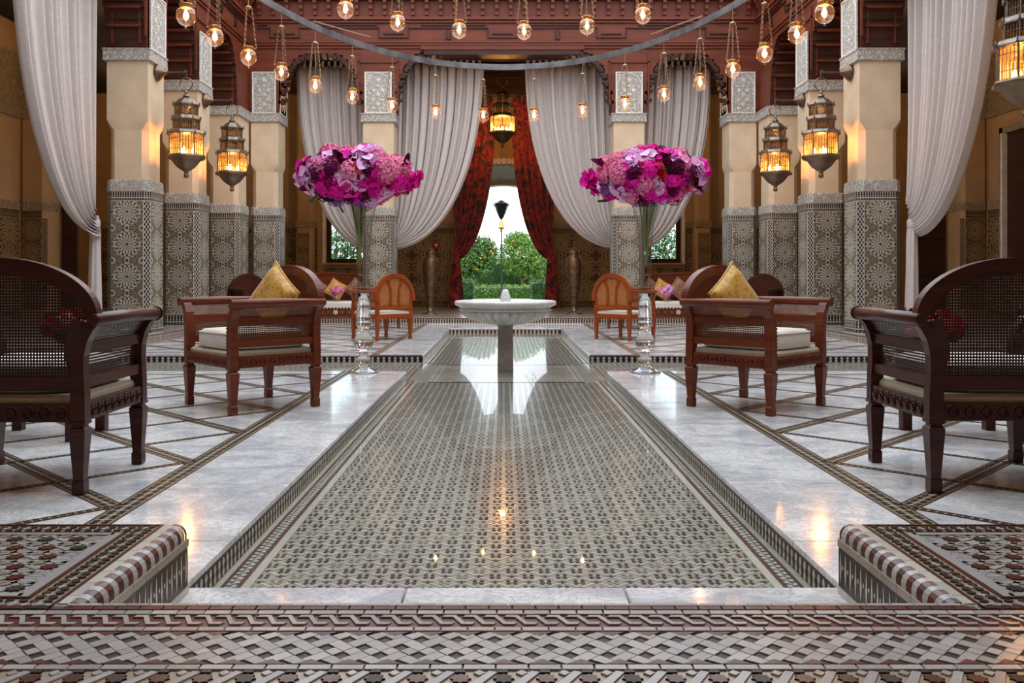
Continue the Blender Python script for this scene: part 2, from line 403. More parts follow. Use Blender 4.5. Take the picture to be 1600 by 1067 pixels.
# marble slabs: border row along the pool, then a field of squares set on the diagonal between mosaic strips
inl = MB()      # strips: ground(0 tan) lines(1 brown) dark(2 black) light(3 cream)
def inlay(p, q, wd, far=False):
    """a mosaic strip from p to q with a row of little flowers"""
    L = sqrt((q[0]-p[0])**2+(q[1]-p[1])**2)
    if L < .08: return
    ux, uy = (q[0]-p[0])/L, (q[1]-p[1])/L; nx, ny = -uy, ux; z = .0012
    inl.prism(bar2(p, q, wd), -.02, z, 2, 0)
    for k in (-1, 1):
        o = k*(wd/2-.005); inl.prism(bar2((p[0]+nx*o,p[1]+ny*o),(q[0]+nx*o,q[1]+ny*o), .008), z, z+.001, 2, 1, bottom=False)
    st = wd*.66; n = int(L/st)
    for i in range(n):
        t = (i+.5)*L/n; cx, cy = p[0]+ux*t, p[1]+uy*t; r = wd*.34
        if far:
            for k in (-1, 1):
                inl.prism(ngon2(cx+nx*k*r*.5, cy+ny*k*r*.5, r*.42, 4, math.atan2(uy,ux)), z, z+.001, 2, 2, sides=False, bottom=False)
            continue
        inl.prism(star2(cx, cy, r*.5, 4, .4, math.atan2(uy,ux)), z, z+.0014, 2, 3, bottom=False)
        for a in (.25,.75,1.25,1.75):
            an = a*pi+math.atan2(uy,ux)
            inl.prism(ngon2(cx+cos(an)*r*.85, cy+sin(an)*r*.85, r*.40, 6, an), z, z+.0014, 2, 2, bottom=False)
def slab(poly):
    cx = sum(p[0] for p in poly)/len(poly); cy = sum(p[1] for p in poly)/len(poly)
    mb = MB().loft([[(p[0]-cx, p[1]-cy, -.022) for p in poly], [(p[0]-cx, p[1]-cy, -.002) for p in poly],
                    [((p[0]-cx)*.996, (p[1]-cy)*.996, 0) for p in poly]])
    ob('marble_slab', mb, 'marble', FLOOR, loc=(cx, cy, 0))
PITCH = .93; WT, WN = .095, .052
for (x0, x1, y0, y1, sgn) in zones:
    near = y0 < 5
    def mx(x): return PXC+sgn*x            # x measured outward from the pool axis
    xb0, xb1 = 1.61, 1.72                  # mosaic strip beside the border slabs
    ye = y1-.36 if near else y1-.30        # strip beside the canal / gallery
    ys = y0 if near else y0+.36
    # border slabs
    k0 = math.floor((y0-3.38)/PITCH)
    for k in range(k0, k0+12):
        a, b = max(y0, 3.38+k*PITCH), min(y1, 3.38+(k+1)*PITCH)
        if b-a < .02: continue
        q = [(mx(POOLW), a+.003), (mx(xb0), a+.003), (mx(xb0), b-.003), (mx(POOLW), b-.003)]
        if sgn < 0: q.reverse()
        slab(q)
    inlay((mx((xb0+xb1)/2), y0), (mx((xb0+xb1)/2), y1), xb1-xb0, not near)
    outer = 5.25
    for (a, b) in (((ye+.05, y1) if near else (y0, ys-.05)),):
        xx = xb1
        while xx < outer-.05:
            x2 = min(outer, xx+1.1); q = [(mx(xx+.003), a), (mx(x2-.003), a), (mx(x2-.003), b), (mx(xx+.003), b)]
            if sgn < 0: q.reverse()
            slab(q); xx = x2
    yc = ye+.022 if near else ys-.025
    inlay((mx(xb1), yc), (mx(outer), yc), .05, True)
    if not near: inlay((mx(xb1), y1-.15), (mx(outer), y1-.15), .30, True)
    fx0, fx1, fy0, fy1 = xb1, outer, ys, ye
    # thick family: y = ynode + (x-xb1); thin family: y = ynode - (x-xb1)
    def segs(sl, c):
        pts = []
        for X in (fx0, fx1):
            Y = c+sl*(X-xb1)
            if fy0 <= Y <= fy1: pts.append((X, Y))
        for Y in (fy0, fy1):
            X = xb1+(Y-c)/sl
            if fx0 < X < fx1: pts.append((X, Y))
        return pts[:2] if len(pts) >= 2 else None
    node0 = 4.81-PITCH*12
    for k in range(0, 40):
        c = node0+k*PITCH
        for sl, wd in ((1, WT), (-1, WN)):
            s_ = segs(sl, c)
            if s_: inlay((mx(s_[0][0]), s_[0][1]), (mx(s_[1][0]), s_[1][1]), wd, not near)
    for i in range(0, 40):
        for j in range(0, 40):
            # cell between thick lines i,i+1 and thin lines j,j+1 ; a = y-(x-xb1), b = y+(x-xb1)
            a0 = node0+i*PITCH+WT*.707; a1 = node0+(i+1)*PITCH-WT*.707
            b0 = node0+j*PITCH+WN*.707; b1 = node0+(j+1)*PITCH-WN*.707
            q = [(xb1+(b-a)/2, (a+b)/2) for a, b in ((a0,b0),(a0,b1),(a1,b1),(a1,b0))]
            q = cliprect(q, fx0+.004, fx1, fy0, fy1)
            if len(q) < 3: continue
            ar = abs(sum(q[t][0]*q[(t+1)%len(q)][1]-q[(t+1)%len(q)][0]*q[t][1] for t in range(len(q))))/2
            if ar < .006: continue
            q = [(mx(p[0]), p[1]) for p in q]
            A = sum(q[t][0]*q[(t+1)%len(q)][1]-q[(t+1)%len(q)][0]*q[t][1] for t in range(len(q)))
            if A < 0: q.reverse()
            slab(q)
ob('inlay_strip', inl, ['tan','brown','black','cream'], FLOOR, kind='stuff', fix=False)

# ---- pool mosaic
def mosaic(x0, x1, y0, y1, name, p=.122):
    g = MB(); z = PB; h = p/2
    nx = int((x1-x0)/h)+2; ny = int((y1-y0)/h)+2; cx0 = (x0+x1)/2
    def put(poly, zz, mi, deep):
        q = poly
        xs = [a for a, b in q]; ys_ = [b for a, b in q]
        if min(xs) < x0 or max(xs) > x1 or min(ys_) < y0 or max(ys_) > y1: q = cliprect(poly, x0, x1, y0, y1)
        if len(q) > 2: g.prism(q, z, z+zz, 2, mi, sides=deep, bottom=False)
    for j in range(ny+1):
        Y = y0+j*h; deep = Y < 4.6
        for i in range(-nx//2-1, nx//2+2):
            X = cx0+i*h
            if X < x0-h or X > x1+h: continue
            if (i+j) % 2 == 0:
                put(ngon2(X, Y, .0075, 4, 0, 1.3, 1), .0022, 1, deep)
                for a, b in ((1,1),(-1,1),(-1,-1),(1,-1)):
                    put([(X+a*.003, Y+b*.009), (X+a*.011, Y+b*.004), (X+a*.020, Y+b*.006), (X+a*.020, Y+b*.020), (X+a*.010, Y+b*.026)][::(1 if a*b > 0 else -1)], .0020, 2 if (i*7+j*3) % 5 else 3, deep)
                for a, b in ((1,1),(-1,1)):   # white zigzag round each cell
                    put(bar2((X+a*h*.90, Y+b*h*.10), (X+a*h*.12, Y+b*h*.88), .012), .0016, 1, deep)
            else:
                put(ngon2(X, Y, .0125, 4, 0), .0022, 4, deep); 
                put([(X-.017,Y-.005),(X+.017,Y-.005),(X+.017,Y+.005),(X-.017,Y+.005)], .0024, 4, deep)
    return ob(name, g, ['grey','cream','pool_dark','tan','black'], FLOOR, kind='stuff', fix=False)
FX = POOLW-.13
BASIN = (PXC-.81, PXC+.81, 9.32, 11.10)
mosaic(PXC-FX, PXC+FX, 2.88, BASIN[2], 'mosaic_pieces'); mosaic(PXC-FX, PXC+FX, BASIN[3], 17.0, 'mosaic_pieces')
mosaic(-5.3, PXC-POOLW+.02, 9.43, 11.37, 'mosaic_pieces'); mosaic(PXC+POOLW-.02, 5.3, 9.43, 11.37, 'mosaic_pieces')
# basin round the fountain foot
bs = MB(); bs.box(BASIN[0], BASIN[1], BASIN[2], BASIN[3], PB, PB+.003, 0)
for a in (BASIN[0], BASIN[0]+.06, BASIN[1]-.06, BASIN[1]): bs.box(a-.008, a+.008, BASIN[2], BASIN[3], PB, PB+.007, 1)
for a in (BASIN[2], BASIN[3]): bs.box(BASIN[0], BASIN[1], a-.008, a+.008, PB, PB+.007, 2)
ob('basin_slab', bs, ['marble_grey','cream','brown'], FLOOR)
# border strips inside the pool (white line, red line, chequer chain, pale line)
bd = MB()
for sgn in (-1, 1):
    for (yA, yB) in ((2.88, 9.42), (11.38, 17.05)):
        for (a, b, mi) in ((0, .022, 0), (.022, .034, 2), (.034, .082, 1), (.082, .096, 3), (.096, .128, 0)):
            xx = sorted((PXC+sgn*(POOLW-a), PXC+sgn*(POOLW-b)))
            bd.box(xx[0], xx[1], yA, yB, PB, PB+.004, mi)
        y = yA
        while y < yB-.03:
            for (a, b, s2, L) in ((.038,.056,0,.026),(.060,.078,.02,.026),(.050,.066,.013,.010)):
                xx = sorted((PXC+sgn*(POOLW-a), PXC+sgn*(POOLW-b)))
                bd.box(xx[0], xx[1], y+s2, y+s2+L, PB+.004, PB+.0055, 0)
            y += .040
ob('pool_border', bd, ['cream','black','brown','maroon'], FLOOR, kind='stuff', fix=False)
# spindle pattern on risers
def spindles(length, z0, z1, pitch, axis, sgn, origin, big=False):
    """pale spindles on dark ground; axis 'x' runs along x facing -y, 'y' runs along y facing sgn*x"""
    g = MB(); h = z1-z0; n = int(length/pitch)
    def put(poly, mi, th=.0025):
        k = len(g.v); g.prism(poly, 0, th, 2, mi, bottom=False)
        vs = []
        for (a, b, c) in g.v[k:]:
            vs.append((origin[0]+a, origin[1]-c, b) if axis == 'x' else (origin[0]+sgn*c, origin[1]+a, b))
        g.v[k:] = vs
    put([(0,z0),(length,z0),(length,z1),(0,z1)], 0, .001)
    put([(0,z0),(length,z0),(length,z0+h*.10),(0,z0+h*.10)], 1)
    for i in range(n):
        x = (i+.5)*pitch; w_ = pitch*.23
        zz = [z0+h*t for t in (.12,.20,.32,.45,.55,.68,.80,.90)]
        ww = [w_*t for t in (.35,.9,1.2,.5,.5,1.2,.9,.2)]
        put([(x-a, z) for a, z in zip(ww, zz)][::-1]+[(x+a, z) for a, z in zip(ww, zz)], 1)
    return g
def riser(name, length, z0, z1, pitch, axis, sgn, origin, mats=('pool_dark','cream'), cap=True):
    o = ob(name, spindles(length, z0, z1, pitch, axis, sgn, origin), list(mats), FLOOR, kind='stuff', fix=True); return o
for sgn in (-1, 1):
    x = PXC+sgn*(POOLW)
    riser('riser_tiles', 6.52, PB, -.022, .048, 'y', -sgn, (x, 2.88))
    riser('riser_tiles', 5.66, PB, -.022, .048, 'y', -sgn, (x, 11.38))
riser('riser_tiles', 4.2, PB, -.022, .072, 'x', 1, (PXC-POOLW-4.2, 11.38)); riser('riser_tiles', 4.2, PB, -.022, .072, 'x', 1, (PXC+POOLW, 11.38))
riser('riser_tiles', 2*POOLW, PB, -.022, .072, 'x', 1, (PXC-POOLW, 17.08))
# gallery step
gs = MB(); GX = 5.25
gs.box(-12.2, -GX, -3.9, 25, PB-.03, GAL); gs.box(GX, 12.2, -3.9, 25, PB-.03, GAL); gs.box(-GX, GX, 18.67, 25, PB-.03, GAL)
gs.box(-2.6, 2.6, 25, 32, PB-.03, GAL)
ob('gallery_floor', gs, [plain('gallery_stone', (.30,.26,.22), .25)], FLOOR)
riser('riser_tiles', 2*GX, .0, GAL, .055, 'x', 1, (-GX, 18.665), ('brown','cream'))
for sgn in (-1, 1): riser('riser_tiles', 7.2, .0, GAL, .055, 'y', -sgn, (sgn*(GX-.002), 11.4), ('brown','cream')); riser('riser_tiles', 6.5, .0, GAL, .055, 'y', -sgn, (sgn*(GX-.002), 2.9), ('brown','cream'))
td = MB(); x = -GX
while x < GX:      # pale triangles on the tread
    td.prism([(x, 18.70), (x+.05, 18.70), (x+.025, 18.80)], GAL, GAL+.002, 2, 0, bottom=False); x += .055
td.box(-GX, GX, 18.67, 18.695, GAL, GAL+.003, 0); td.box(-GX, GX, 18.81, 18.83, GAL, GAL+.003, 0)
ob('tread_tiles', td, 'cream', FLOOR, kind='stuff')
# water
wt = MB(); zw = PB+.018; wt.add([(PXC-POOLW+.001,2.879,zw),(PXC+POOLW-.001,2.879,zw),(PXC+POOLW-.001,17.079,zw),(PXC-POOLW+.001,17.079,zw)], [(0,1,2,3)])
tag(ob('water', wt, 'water'), 'still clear water lying over the mosaic of the long pool', 'water')
bpy.data.objects['water']['kind'] = 'stuff'

# ------------------------------------------------------------ front platform: two wings, notch between, mosaic bands
NX = 1.03
pf = MB()
pf.box(-5.2, PXC-NX-.04, -3.9, 2.83, PB-.03, PLAT-.006); pf.box(PXC+NX+.04, 5.2, -3.9, 2.83, PB-.03, PLAT-.006); pf.box(PXC-NX-.04, PXC-NX, -3.9, 2.83, PB-.03, PLAT-.05); pf.box(PXC+NX, PXC+NX+.04, -3.9, 2.83, PB-.03, PLAT-.05); pf.box(PXC-NX, PXC+NX, -3.9, 2.15, PB-.03, PLAT-.006)
PFO = struct('floor.001', pf, 'grout')
ZP = PLAT-.006
cache = {}
def piece(name, poly, mat, z=ZP, h=.006, key=None, parent=None, c=None):
    """one tile of its own; alike pieces share mesh data through key"""
    if c is None: c = (sum(p[0] for p in poly)/len(poly), sum(p[1] for p in poly)/len(poly))
    if key is None or key not in cache:
        loc = [(p[0]-c[0], p[1]-c[1]) for p in poly]
        A = sum(loc[t][0]*loc[(t+1)%len(loc)][1]-loc[(t+1)%len(loc)][0]*loc[t][1] for t in range(len(loc)))
        if A < 0: loc.reverse()
        me = MB().loft([[(a, b, 0) for a, b in loc], [(a, b, h*.75) for a, b in loc], [(a*.97, b*.97, h) for a, b in loc]]).mesh(name, [mat])
        if key: cache[key] = me
    else: me = cache[key]
    o = bpy.data.objects.new(name, me); COL.objects.link(o); o.parent = parent or PFO; o.location = (c[0]*S, c[1]*S, z*S); return o
def row(y0, y1, L, mat, name, x0=-2.6, x1=2.6, slant=0, z=ZP):
    x = x0; i = 0
    while x < x1-1e-6:
        l = min(L, x1-x); g = .0015
        piece(name, [(x+g, y0+g), (x+l-g, y0+g), (x+l-g+slant, y1-g), (x+g+slant, y1-g)], mat, z, key=(name, mat, round(L,4), round(y1-y0,4), slant) if l == L else None, c=(x+l/2, (y0+y1)/2)); x += L
EX = 2.3
sb = MB(); stuff2 = MB()      # far-out or tiny pieces joined: 0 white 1 black 2 maroon 3 tan 4 grey
def plate(poly, mi, z=ZP, h=.006, g=None):
    A = sum(poly[t][0]*poly[(t+1)%len(poly)][1]-poly[(t+1)%len(poly)][0]*poly[t][1] for t in range(len(poly)))
    if A < 0: poly = poly[::-1]
    (g or sb).prism(poly, z, z+h, 2, mi, bottom=False)
# bands (y positions measured away from the viewer)
row(2.131, 2.148, .057, 'white', 'edge_tile', -1.30, 1.36)
row(2.105, 2.131, .055, 'maroon', 'maroon_tile', -1.30, 1.36)
row(2.078, 2.103, .062, 'white', 'white_tile', -2.0, 2.0)
plate([(-EX,2.005),(EX,2.005),(EX,2.076),(-EX,2.076)], 2, ZP, .002)
x = -1.9
while x < 1.9:      # chain of linked pale pieces
    w_ = .011
    pl = [(x, 2.063),(x+.026, 2.063),(x+.047, 2.020),(x+.072, 2.020),(x+.078,2.031),(x+.054,2.031),(x+.033,2.074),(x+.006,2.074)]
    piece('chain_tile', pl, 'white', ZP, .0055, 'chain', c=(x+.036, 2.046))
    x += .0475
row(1.980, 2.003, .060, 'white', 'white_tile', -2.0, 2.0, .0)
# weave: strips crossing over and under, dark squares between
plate([(-EX,1.812),(EX,1.812),(EX,1.978),(-EX,1.978)], 1, ZP, .002)
s_ = .0395; cnt = 0; hl = s_*sqrt(2)/2; ww = .029
for j in range(4):
    Y = 1.836+j*s_
    for i in range(-46, 47):
        X = i*s_
        d = 1 if (i+j) % 2 == 0 else -1
        over = (i % 2 == 0) if d == 1 else (i % 2 == 1)
        lo, hi = -(hl-ww/2-.001), hl+(ww/2-.001 if over else -ww/2-.001); q = sqrt(.5)
        if (j == 3 and d == 1) or (j == 0 and d == -1): hi = hl-.001
        poly = bar2((X+lo*q, Y+d*lo*q), (X+hi*q, Y+d*hi*q), ww)
        poly = [(a, min(max(b, 1.814), 1.976)) for a, b in poly]
        if abs(i) <= 36: piece('strip_tile', poly, 'white', ZP, .005, ('strip', d, j, over), c=(X, Y)); cnt += 1
        else: plate(poly, 0)
for i in range(-46, 47):
    X = i*s_*2+s_
    for (yy, d) in ((1.8135, 1), (1.9765, -1)):
        poly = [(X-.030+s_, yy), (X+.030+s_, yy), (X+s_, yy+d*.024)]
        if abs(X) < 1.45: piece('corner_tile', poly, 'maroon', ZP, .0052, ('ct', d), c=(X+s_, yy+d*.01))
row(1.786, 1.810, .066, 'white', 'white_tile', -1.6, 1.6)
# star band below: broad pale strips between dark eight-pointed stars
plate([(-EX,1.2),(EX,1.2),(EX,1.784),(-EX,1.784)], 3, ZP, .002)
for j in range(4):
    for i in range(-16, 17):
        X = i*.084+(j%2)*.042; Y = 1.748-j*.062
        if abs(X) > 1.32: continue
        if j < 2: piece('star_tile', star2(X, Y, .021, 8, .72), 'maroon' if (i+j) % 3 else 'black', ZP, .0055, ('st', (i+j) % 3 == 0), c=(X, Y))
        else: plate(star2(X, Y, .021, 8, .72), 2)
        poly = bar2((X+.022, Y-.036), (X+.064, Y+.034), .020)
        if j < 2: piece('strip_tile', [(a, min(b, 1.782)) for a, b in poly], 'white', ZP, .0055, ('sb', j), c=(X+.042, Y))
        else: plate(poly, 0)
        plate(ngon2(X+.036, Y+.024, .012, 4), 4); plate(ngon2(X-.002, Y+.031, .010, 4, pi/4, 1.4, .8), 1 if j else 1)
# wings
def flower(cx, cy, r, z=ZP+.002, own=True):
    if own:
        piece('star_tile', star2(cx, cy, r*.55, 4, .42), 'white', z, .004, ('fw', r), c=(cx, cy))
        for a in (.25,.75,1.25,1.75):
            px, py = cx+cos(a*pi)*r*.78, cy+sin(a*pi)*r*.78
            piece('petal_tile', ngon2(px, py, r*.36, 8), 'pool_dark', z, .004, ('fp', r), c=(px, py))
    else:
        plate(star2(cx, cy, r*.55, 4, .42), 0, z, .004)
        for a in (.25,.75,1.25,1.75): plate(ngon2(cx+cos(a*pi)*r*.78, cy+sin(a*pi)*r*.78, r*.36, 8), 2, z, .004)
for sgn in (-1, 1):
    def X_(v): return PXC+sgn*v
    def rc(a, b, y0, y1, mi, h=.006): plate([(X_(a),y0),(X_(b),y0),(X_(b),y1),(X_(a),y1)], mi, ZP, h)
    Y0, Y1 = 2.108, 2.828; W1 = 3.6
    # strip beside the nosing, then line, then flower band
    y = 2.11
    while y < Y1-.02:
        piece('edge_tile', [(X_(1.070), y), (X_(1.098), y), (X_(1.098), min(Y1, y+.088)), (X_(1.070), min(Y1, y+.088))], 'cream', ZP, .006); y += .09
    rc(1.100, 1.110, Y0, Y1, 2)
    rc(1.110, 1.185, Y0, Y1, 3, .002); rc(1.185, 1.195, Y0+.085, Y1-.085, 2); rc(1.195, 1.225, Y0+.085, Y1-.085, 0)
    rc(1.110, W1, Y1-.008, Y1, 2); rc(1.185, W1, Y1-.080, Y1-.008, 3, .002); rc(1.185, W1, Y1-.088, Y1-.080, 2); rc(1.215, W1, Y1-.112, Y1-.090, 0)
    rc(1.185, W1, Y0+.008, Y0+.078, 3, .002); rc(1.185, W1, Y0+.078, Y0+.086, 2); rc(1.215, W1, Y0+.088, Y0+.108, 0); rc(1.110, W1, Y0, Y0+.008, 2)
    n = 12
    for i in range(n): flower(X_(1.147), Y0+.04+i*(Y1-Y0-.08)/(n-1), .030, ZP+.002, i % 1 == 0)
    for i in range(1, 16):
        own = i < 9
        flower(X_(1.147+i*.061), Y1-.044, .030, ZP+.002, own); flower(X_(1.147+i*.061), Y0+.043, .030, ZP+.002, own)
    fx0, fx1, fy0, fy1 = 1.228, 2.6, Y0+.110, Y1-.114
    q = [(X_(fx0), fy0), (X_(fx1), fy0), (X_(fx1), fy1), (X_(fx0), fy1)]; plate(q, 1, ZP, .001)
    rw_ = random.Random(5+sgn); yy = fy0; jj = 0
    while yy < fy1:
        xx = fx0-.06+(jj % 2)*.02
        while xx < fx1:
            sl = .014 if jj % 2 else -.014
            pl = cliprect([(xx+.001, yy+.001), (xx+.043, yy+.001), (xx+.043+sl, yy+.0175), (xx+.001+sl, yy+.0175)], fx0, fx1, fy0, fy1)
            if len(pl) > 2: plate([(X_(u), v) for u, v in pl], rw_.choice([0,0,4,4,3,0]), ZP, .0022)
            xx += .044
        yy += .0185; jj += 1
    for j in range(6):
        for i in range(16):
            a, b = fx0+.03+i*.092+(j%2)*.046, fy0+.035+j*.084
            if a > fx1-.03: continue
            near_ = i < 9
            if near_: piece('star_tile', star2(X_(a), b, .024, 8, .72), 'maroon' if (i*3+j) % 4 else 'black', ZP+.002, .004, ('ws', (i*3+j)%4 == 0), c=(X_(a), b))
            else: plate(star2(X_(a), b, .024, 8, .72), 1, ZP+.002, .004)
            for (dx, dy, ln, an, mi) in ((.046, 0, .058, .6, 0), (.046, .030, .05, -.5, 3), (0, .042, .06, .15, 0), (.02, .034, .05, .9, 4), (-.022, .036, .04, -.9, 0)):
                ca, sa = cos(an)*ln/2, sin(an)*ln/2; cxx, cyy = a+dx, b+dy
                pl = bar2((cxx-ca, cyy-sa), (cxx+ca, cyy+sa), .016)
                pl = cliprect(pl, fx0, fx1, fy0, fy1)
                if len(pl) > 2: plate([(X_(u), v) for u, v in pl], mi, ZP+.002, .003)
    # nosing: rounded edge of alternating white and maroon tiles
    y = 2.150; i = 0
    while y < Y1-.005:
        l = .030; g = .001; rows_ = []
        for t in range(6):
            a = t/5*pi/2; rows_.append((1.070-.040*sin(a), PLAT-.045+.045*cos(a)))
        sk = [.010*sin(t/5*pi) for t in range(6)]
        A = [(X_(px_), y+g+sk[t], pz) for t, (px_, pz) in enumerate(rows_)]; Bq = [(X_(px_), min(Y1, y+l-g)+sk[t], pz) for t, (px_, pz) in enumerate(rows_)]
        mb = MB().loft([A, Bq], 0, False, False); mb.add([(X_(1.070), y+g, PLAT-.045), A[0], Bq[0], (X_(1.070), y+l-g, PLAT-.045)], [(0,1,2,3)])
        ob('nosing_tile', mb, 'white' if i % 2 else 'maroon', PFO); y += l; i += 1
    # wall of the notch
    xw = 1.030
    def wallp(poly, mat, name, th):      # poly in (y,z)
        a, b = X_(xw), X_(xw-th); return ob(name, MB().prism(poly, min(a,b), max(a,b), 0), mat, PFO)
    y = 2.15
    while y < 2.82:
        e = min(y+.084, 2.83)
        wallp([(y+.001,.148),(e,.148),(e,.171),(y+.001,.171)], 'tan', 'edge_tile', .006)
        wallp([(y+.001,.001),(e,.001),(e,.022),(y+.001,.022)], 'cream', 'edge_tile', .006); y += .085
    for k in range(17):
        yy = 2.152+k*.0398
        wallp([(yy,.024),(yy+.0388,.024),(yy+.0388,.146),(yy,.146)], 'pool_dark', 'wall_tile', .003)
        c = yy+.0196
        wallp([(c-.0012,.040),(c+.0012,.040),(c+.0045,.066),(c+.0062,.080),(c+.004,.10),(c+.0012,.132),(c-.0012,.132),(c-.004,.10),(c-.0062,.080),(c-.0045,.066)], 'cream', 'spindle_tile', .0045)
        wallp([(yy-.0045,.090),(yy,.082),(yy+.0045,.090),(yy,.098)], 'cream', 'diamond_tile', .0055)
    # end face of the wing, towards the marble floor
ob('mosaic_pieces', sb, ['white','black','maroon','tan','grey'], PFO, kind='stuff', fix=False)

# ------------------------------------------------------------ zellige panels (shared shapes)
def zellige(w_, h_, pitch, R, cx=None, seed=0, big=False):
    """flat star panel in local (x,z), facing -y: 0 ground 1 light 2 dark 3 accent"""
    g = MB(); cx = w_/2 if cx is None else cx
    def put(poly, mi, t):
        q = cliprect(poly, 0, w_, 0, h_) if any(p[0] < 0 or p[0] > w_ or p[1] < 0 or p[1] > h_ for p in poly) else poly
        if len(q) > 2: k = len(g.v); g.prism(q, 0, t, 2, mi, bottom=False); g.v[k:] = [(a, -c, b) for a, b, c in g.v[k:]]
    put([(0,0),(w_,0),(w_,h_),(0,h_)], 0, .002)
    n = max(1, int(h_/pitch+.5)); off = (h_-n*pitch)/2
    def rot(u, v, a, X, Z): return (X+u*cos(a)-v*sin(a), Z+u*sin(a)+v*cos(a))
    xs = [cx] if not big else [cx+(i)*pitch for i in range(-int(w_/pitch)-1, int(w_/pitch)+2)]
    for X in xs:
        for k in range(-1, n+1):
            Z = off+(k+.5)*pitch
            if X < -R or X > w_+R: continue
            put(ngon2(X, Z, R*.20, 12), 1, .003); put(ngon2(X, Z, R*.14, 12), 0, .0036); put(star2(X, Z, R*.10, 4, .5), 2, .0042)
            for i in range(16):
                a = 2*pi*i/16
                put([rot(u, v, a, X, Z) for u, v in ((R*.24,-R*.018),(R*.60,-R*.052),(R*.72,0),(R*.60,R*.052),(R*.24,R*.018))], 1, .003)
                a2 = a+pi/16
                put([rot(u, v, a2, X, Z) for u, v in ((R*.66,0),(R*.76,-R*.07),(R*.93,-R*.03),(R*.93,R*.03),(R*.76,R*.07))], 1, .0032)
                put(ngon2(*rot(R*.80, 0, a, X, Z), R*.050, 6), 3 if i % 4 == 0 else 2, .0036)
                put(ngon2(*rot(R*1.13, 0, a2, X, Z), R*.05, 6), 2 if i % 2 else 3, .0036)
                put([rot(u, v, a, X, Z) for u, v in ((R*.90,-R*.10),(R*.97,-R*.10),(R*1.03,R*.10),(R*.96,R*.10))], 1, .003)
            # between the rosettes
            for (dx, dz) in ((pitch*.5, pitch*.5), (-pitch*.5, pitch*.5), (0, pitch*.5), (pitch*.5, 0), (-pitch*.5, 0)):
                c2 = (X+dx*(.92 if not big else 1), Z+dz); r2 = R*.26
                put(ngon2(*c2, r2*.30, 8), 2, .004)
                for i in range(10):
                    a = 2*pi*(i+.5)/10
                    put([rot(u, v, a, *c2) for u, v in ((r2*.45,-r2*.07),(r2*.95,-r2*.16),(r2*1.1,0),(r2*.95,r2*.16),(r2*.45,r2*.07))], 1, .0031)
                    put(ngon2(*rot(r2*1.35, 0, a, *c2), r2*.17, 5, a), 2, .0037)
    return g
def lattice(w_, h_, c=.052):
    g = MB()
    def put(poly, mi, t):
        q = cliprect(poly, .008, w_-.008, 0, h_)
        if len(q) > 2: k = len(g.v); g.prism(q, 0, t, 2, mi, bottom=False); g.v[k:] = [(a, -cc, b) for a, b, cc in g.v[k:]]
    k = len(g.v); g.prism([(0,0),(w_,0),(w_,h_),(0,h_)], 0, .002, 2, 1, bottom=False); g.v[k:] = [(a, -cc, b) for a, b, cc in g.v[k:]]
    nz = int(h_/(c*1.5))+1
    for j in range(nz*2+1):
        for i in range(-1, int(w_/c)+2):
            X = i*c+(j%2)*c/2; Z = j*c*.75
            put([(X-c*.38,Z),(X,Z-c*.62),(X+c*.38,Z),(X,Z+c*.62)], 2, .003)
    return g
def bandtiles(w_, h_, pitch=.035):
    """dark border with rows of pale bars, chain row above and below"""
    g = MB()
    def put(poly, mi, t): k = len(g.v); g.prism(poly, 0, t, 2, mi, bottom=False); g.v[k:] = [(a, -cc, b) for a, b, cc in g.v[k:]]
    put([(0,0),(w_,0),(w_,h_),(0,h_)], 2, .002)
    for z in (0, h_*.30, h_*.93): put([(0,z),(w_,z),(w_,z+h_*.07),(0,z+h_*.07)], 1, .0032)
    n = max(1, int(w_/pitch))
    for i in range(n):
        x = (i+.5)*w_/n; d = pitch*.2
        put([(x-d,h_*.42),(x+d,h_*.42),(x+d,h_*.62),(x,h_*.68),(x+d,h_*.74),(x+d,h_*.88),(x-d,h_*.88),(x-d,h_*.74),(x,h_*.68),(x-d,h_*.62)], 1, .003)
        put([(x-d*2,h_*.10),(x-d,h_*.10),(x+d*2,h_*.26),(x+d,h_*.26)], 1, .003)
    return g
ZM = ['dado_base','cream','black','brown']; GM = ['gallery_base','gallery_light','black','maroon']
def place_panel(mb, mats, parent, o, ang, name, kind='stuff'):
    """o = lower left corner seen from outside; ang = heading of the panel's x axis"""
    key = None; me = mb if isinstance(mb, bpy.types.Mesh) else mb.mesh(name, mats)
    q = bpy.data.objects.new(name, me); COL.objects.link(q); q.parent = parent
    q.location = [c*S for c in o]; q.rotation_euler = (0, 0, ang); q['kind'] = kind; return q

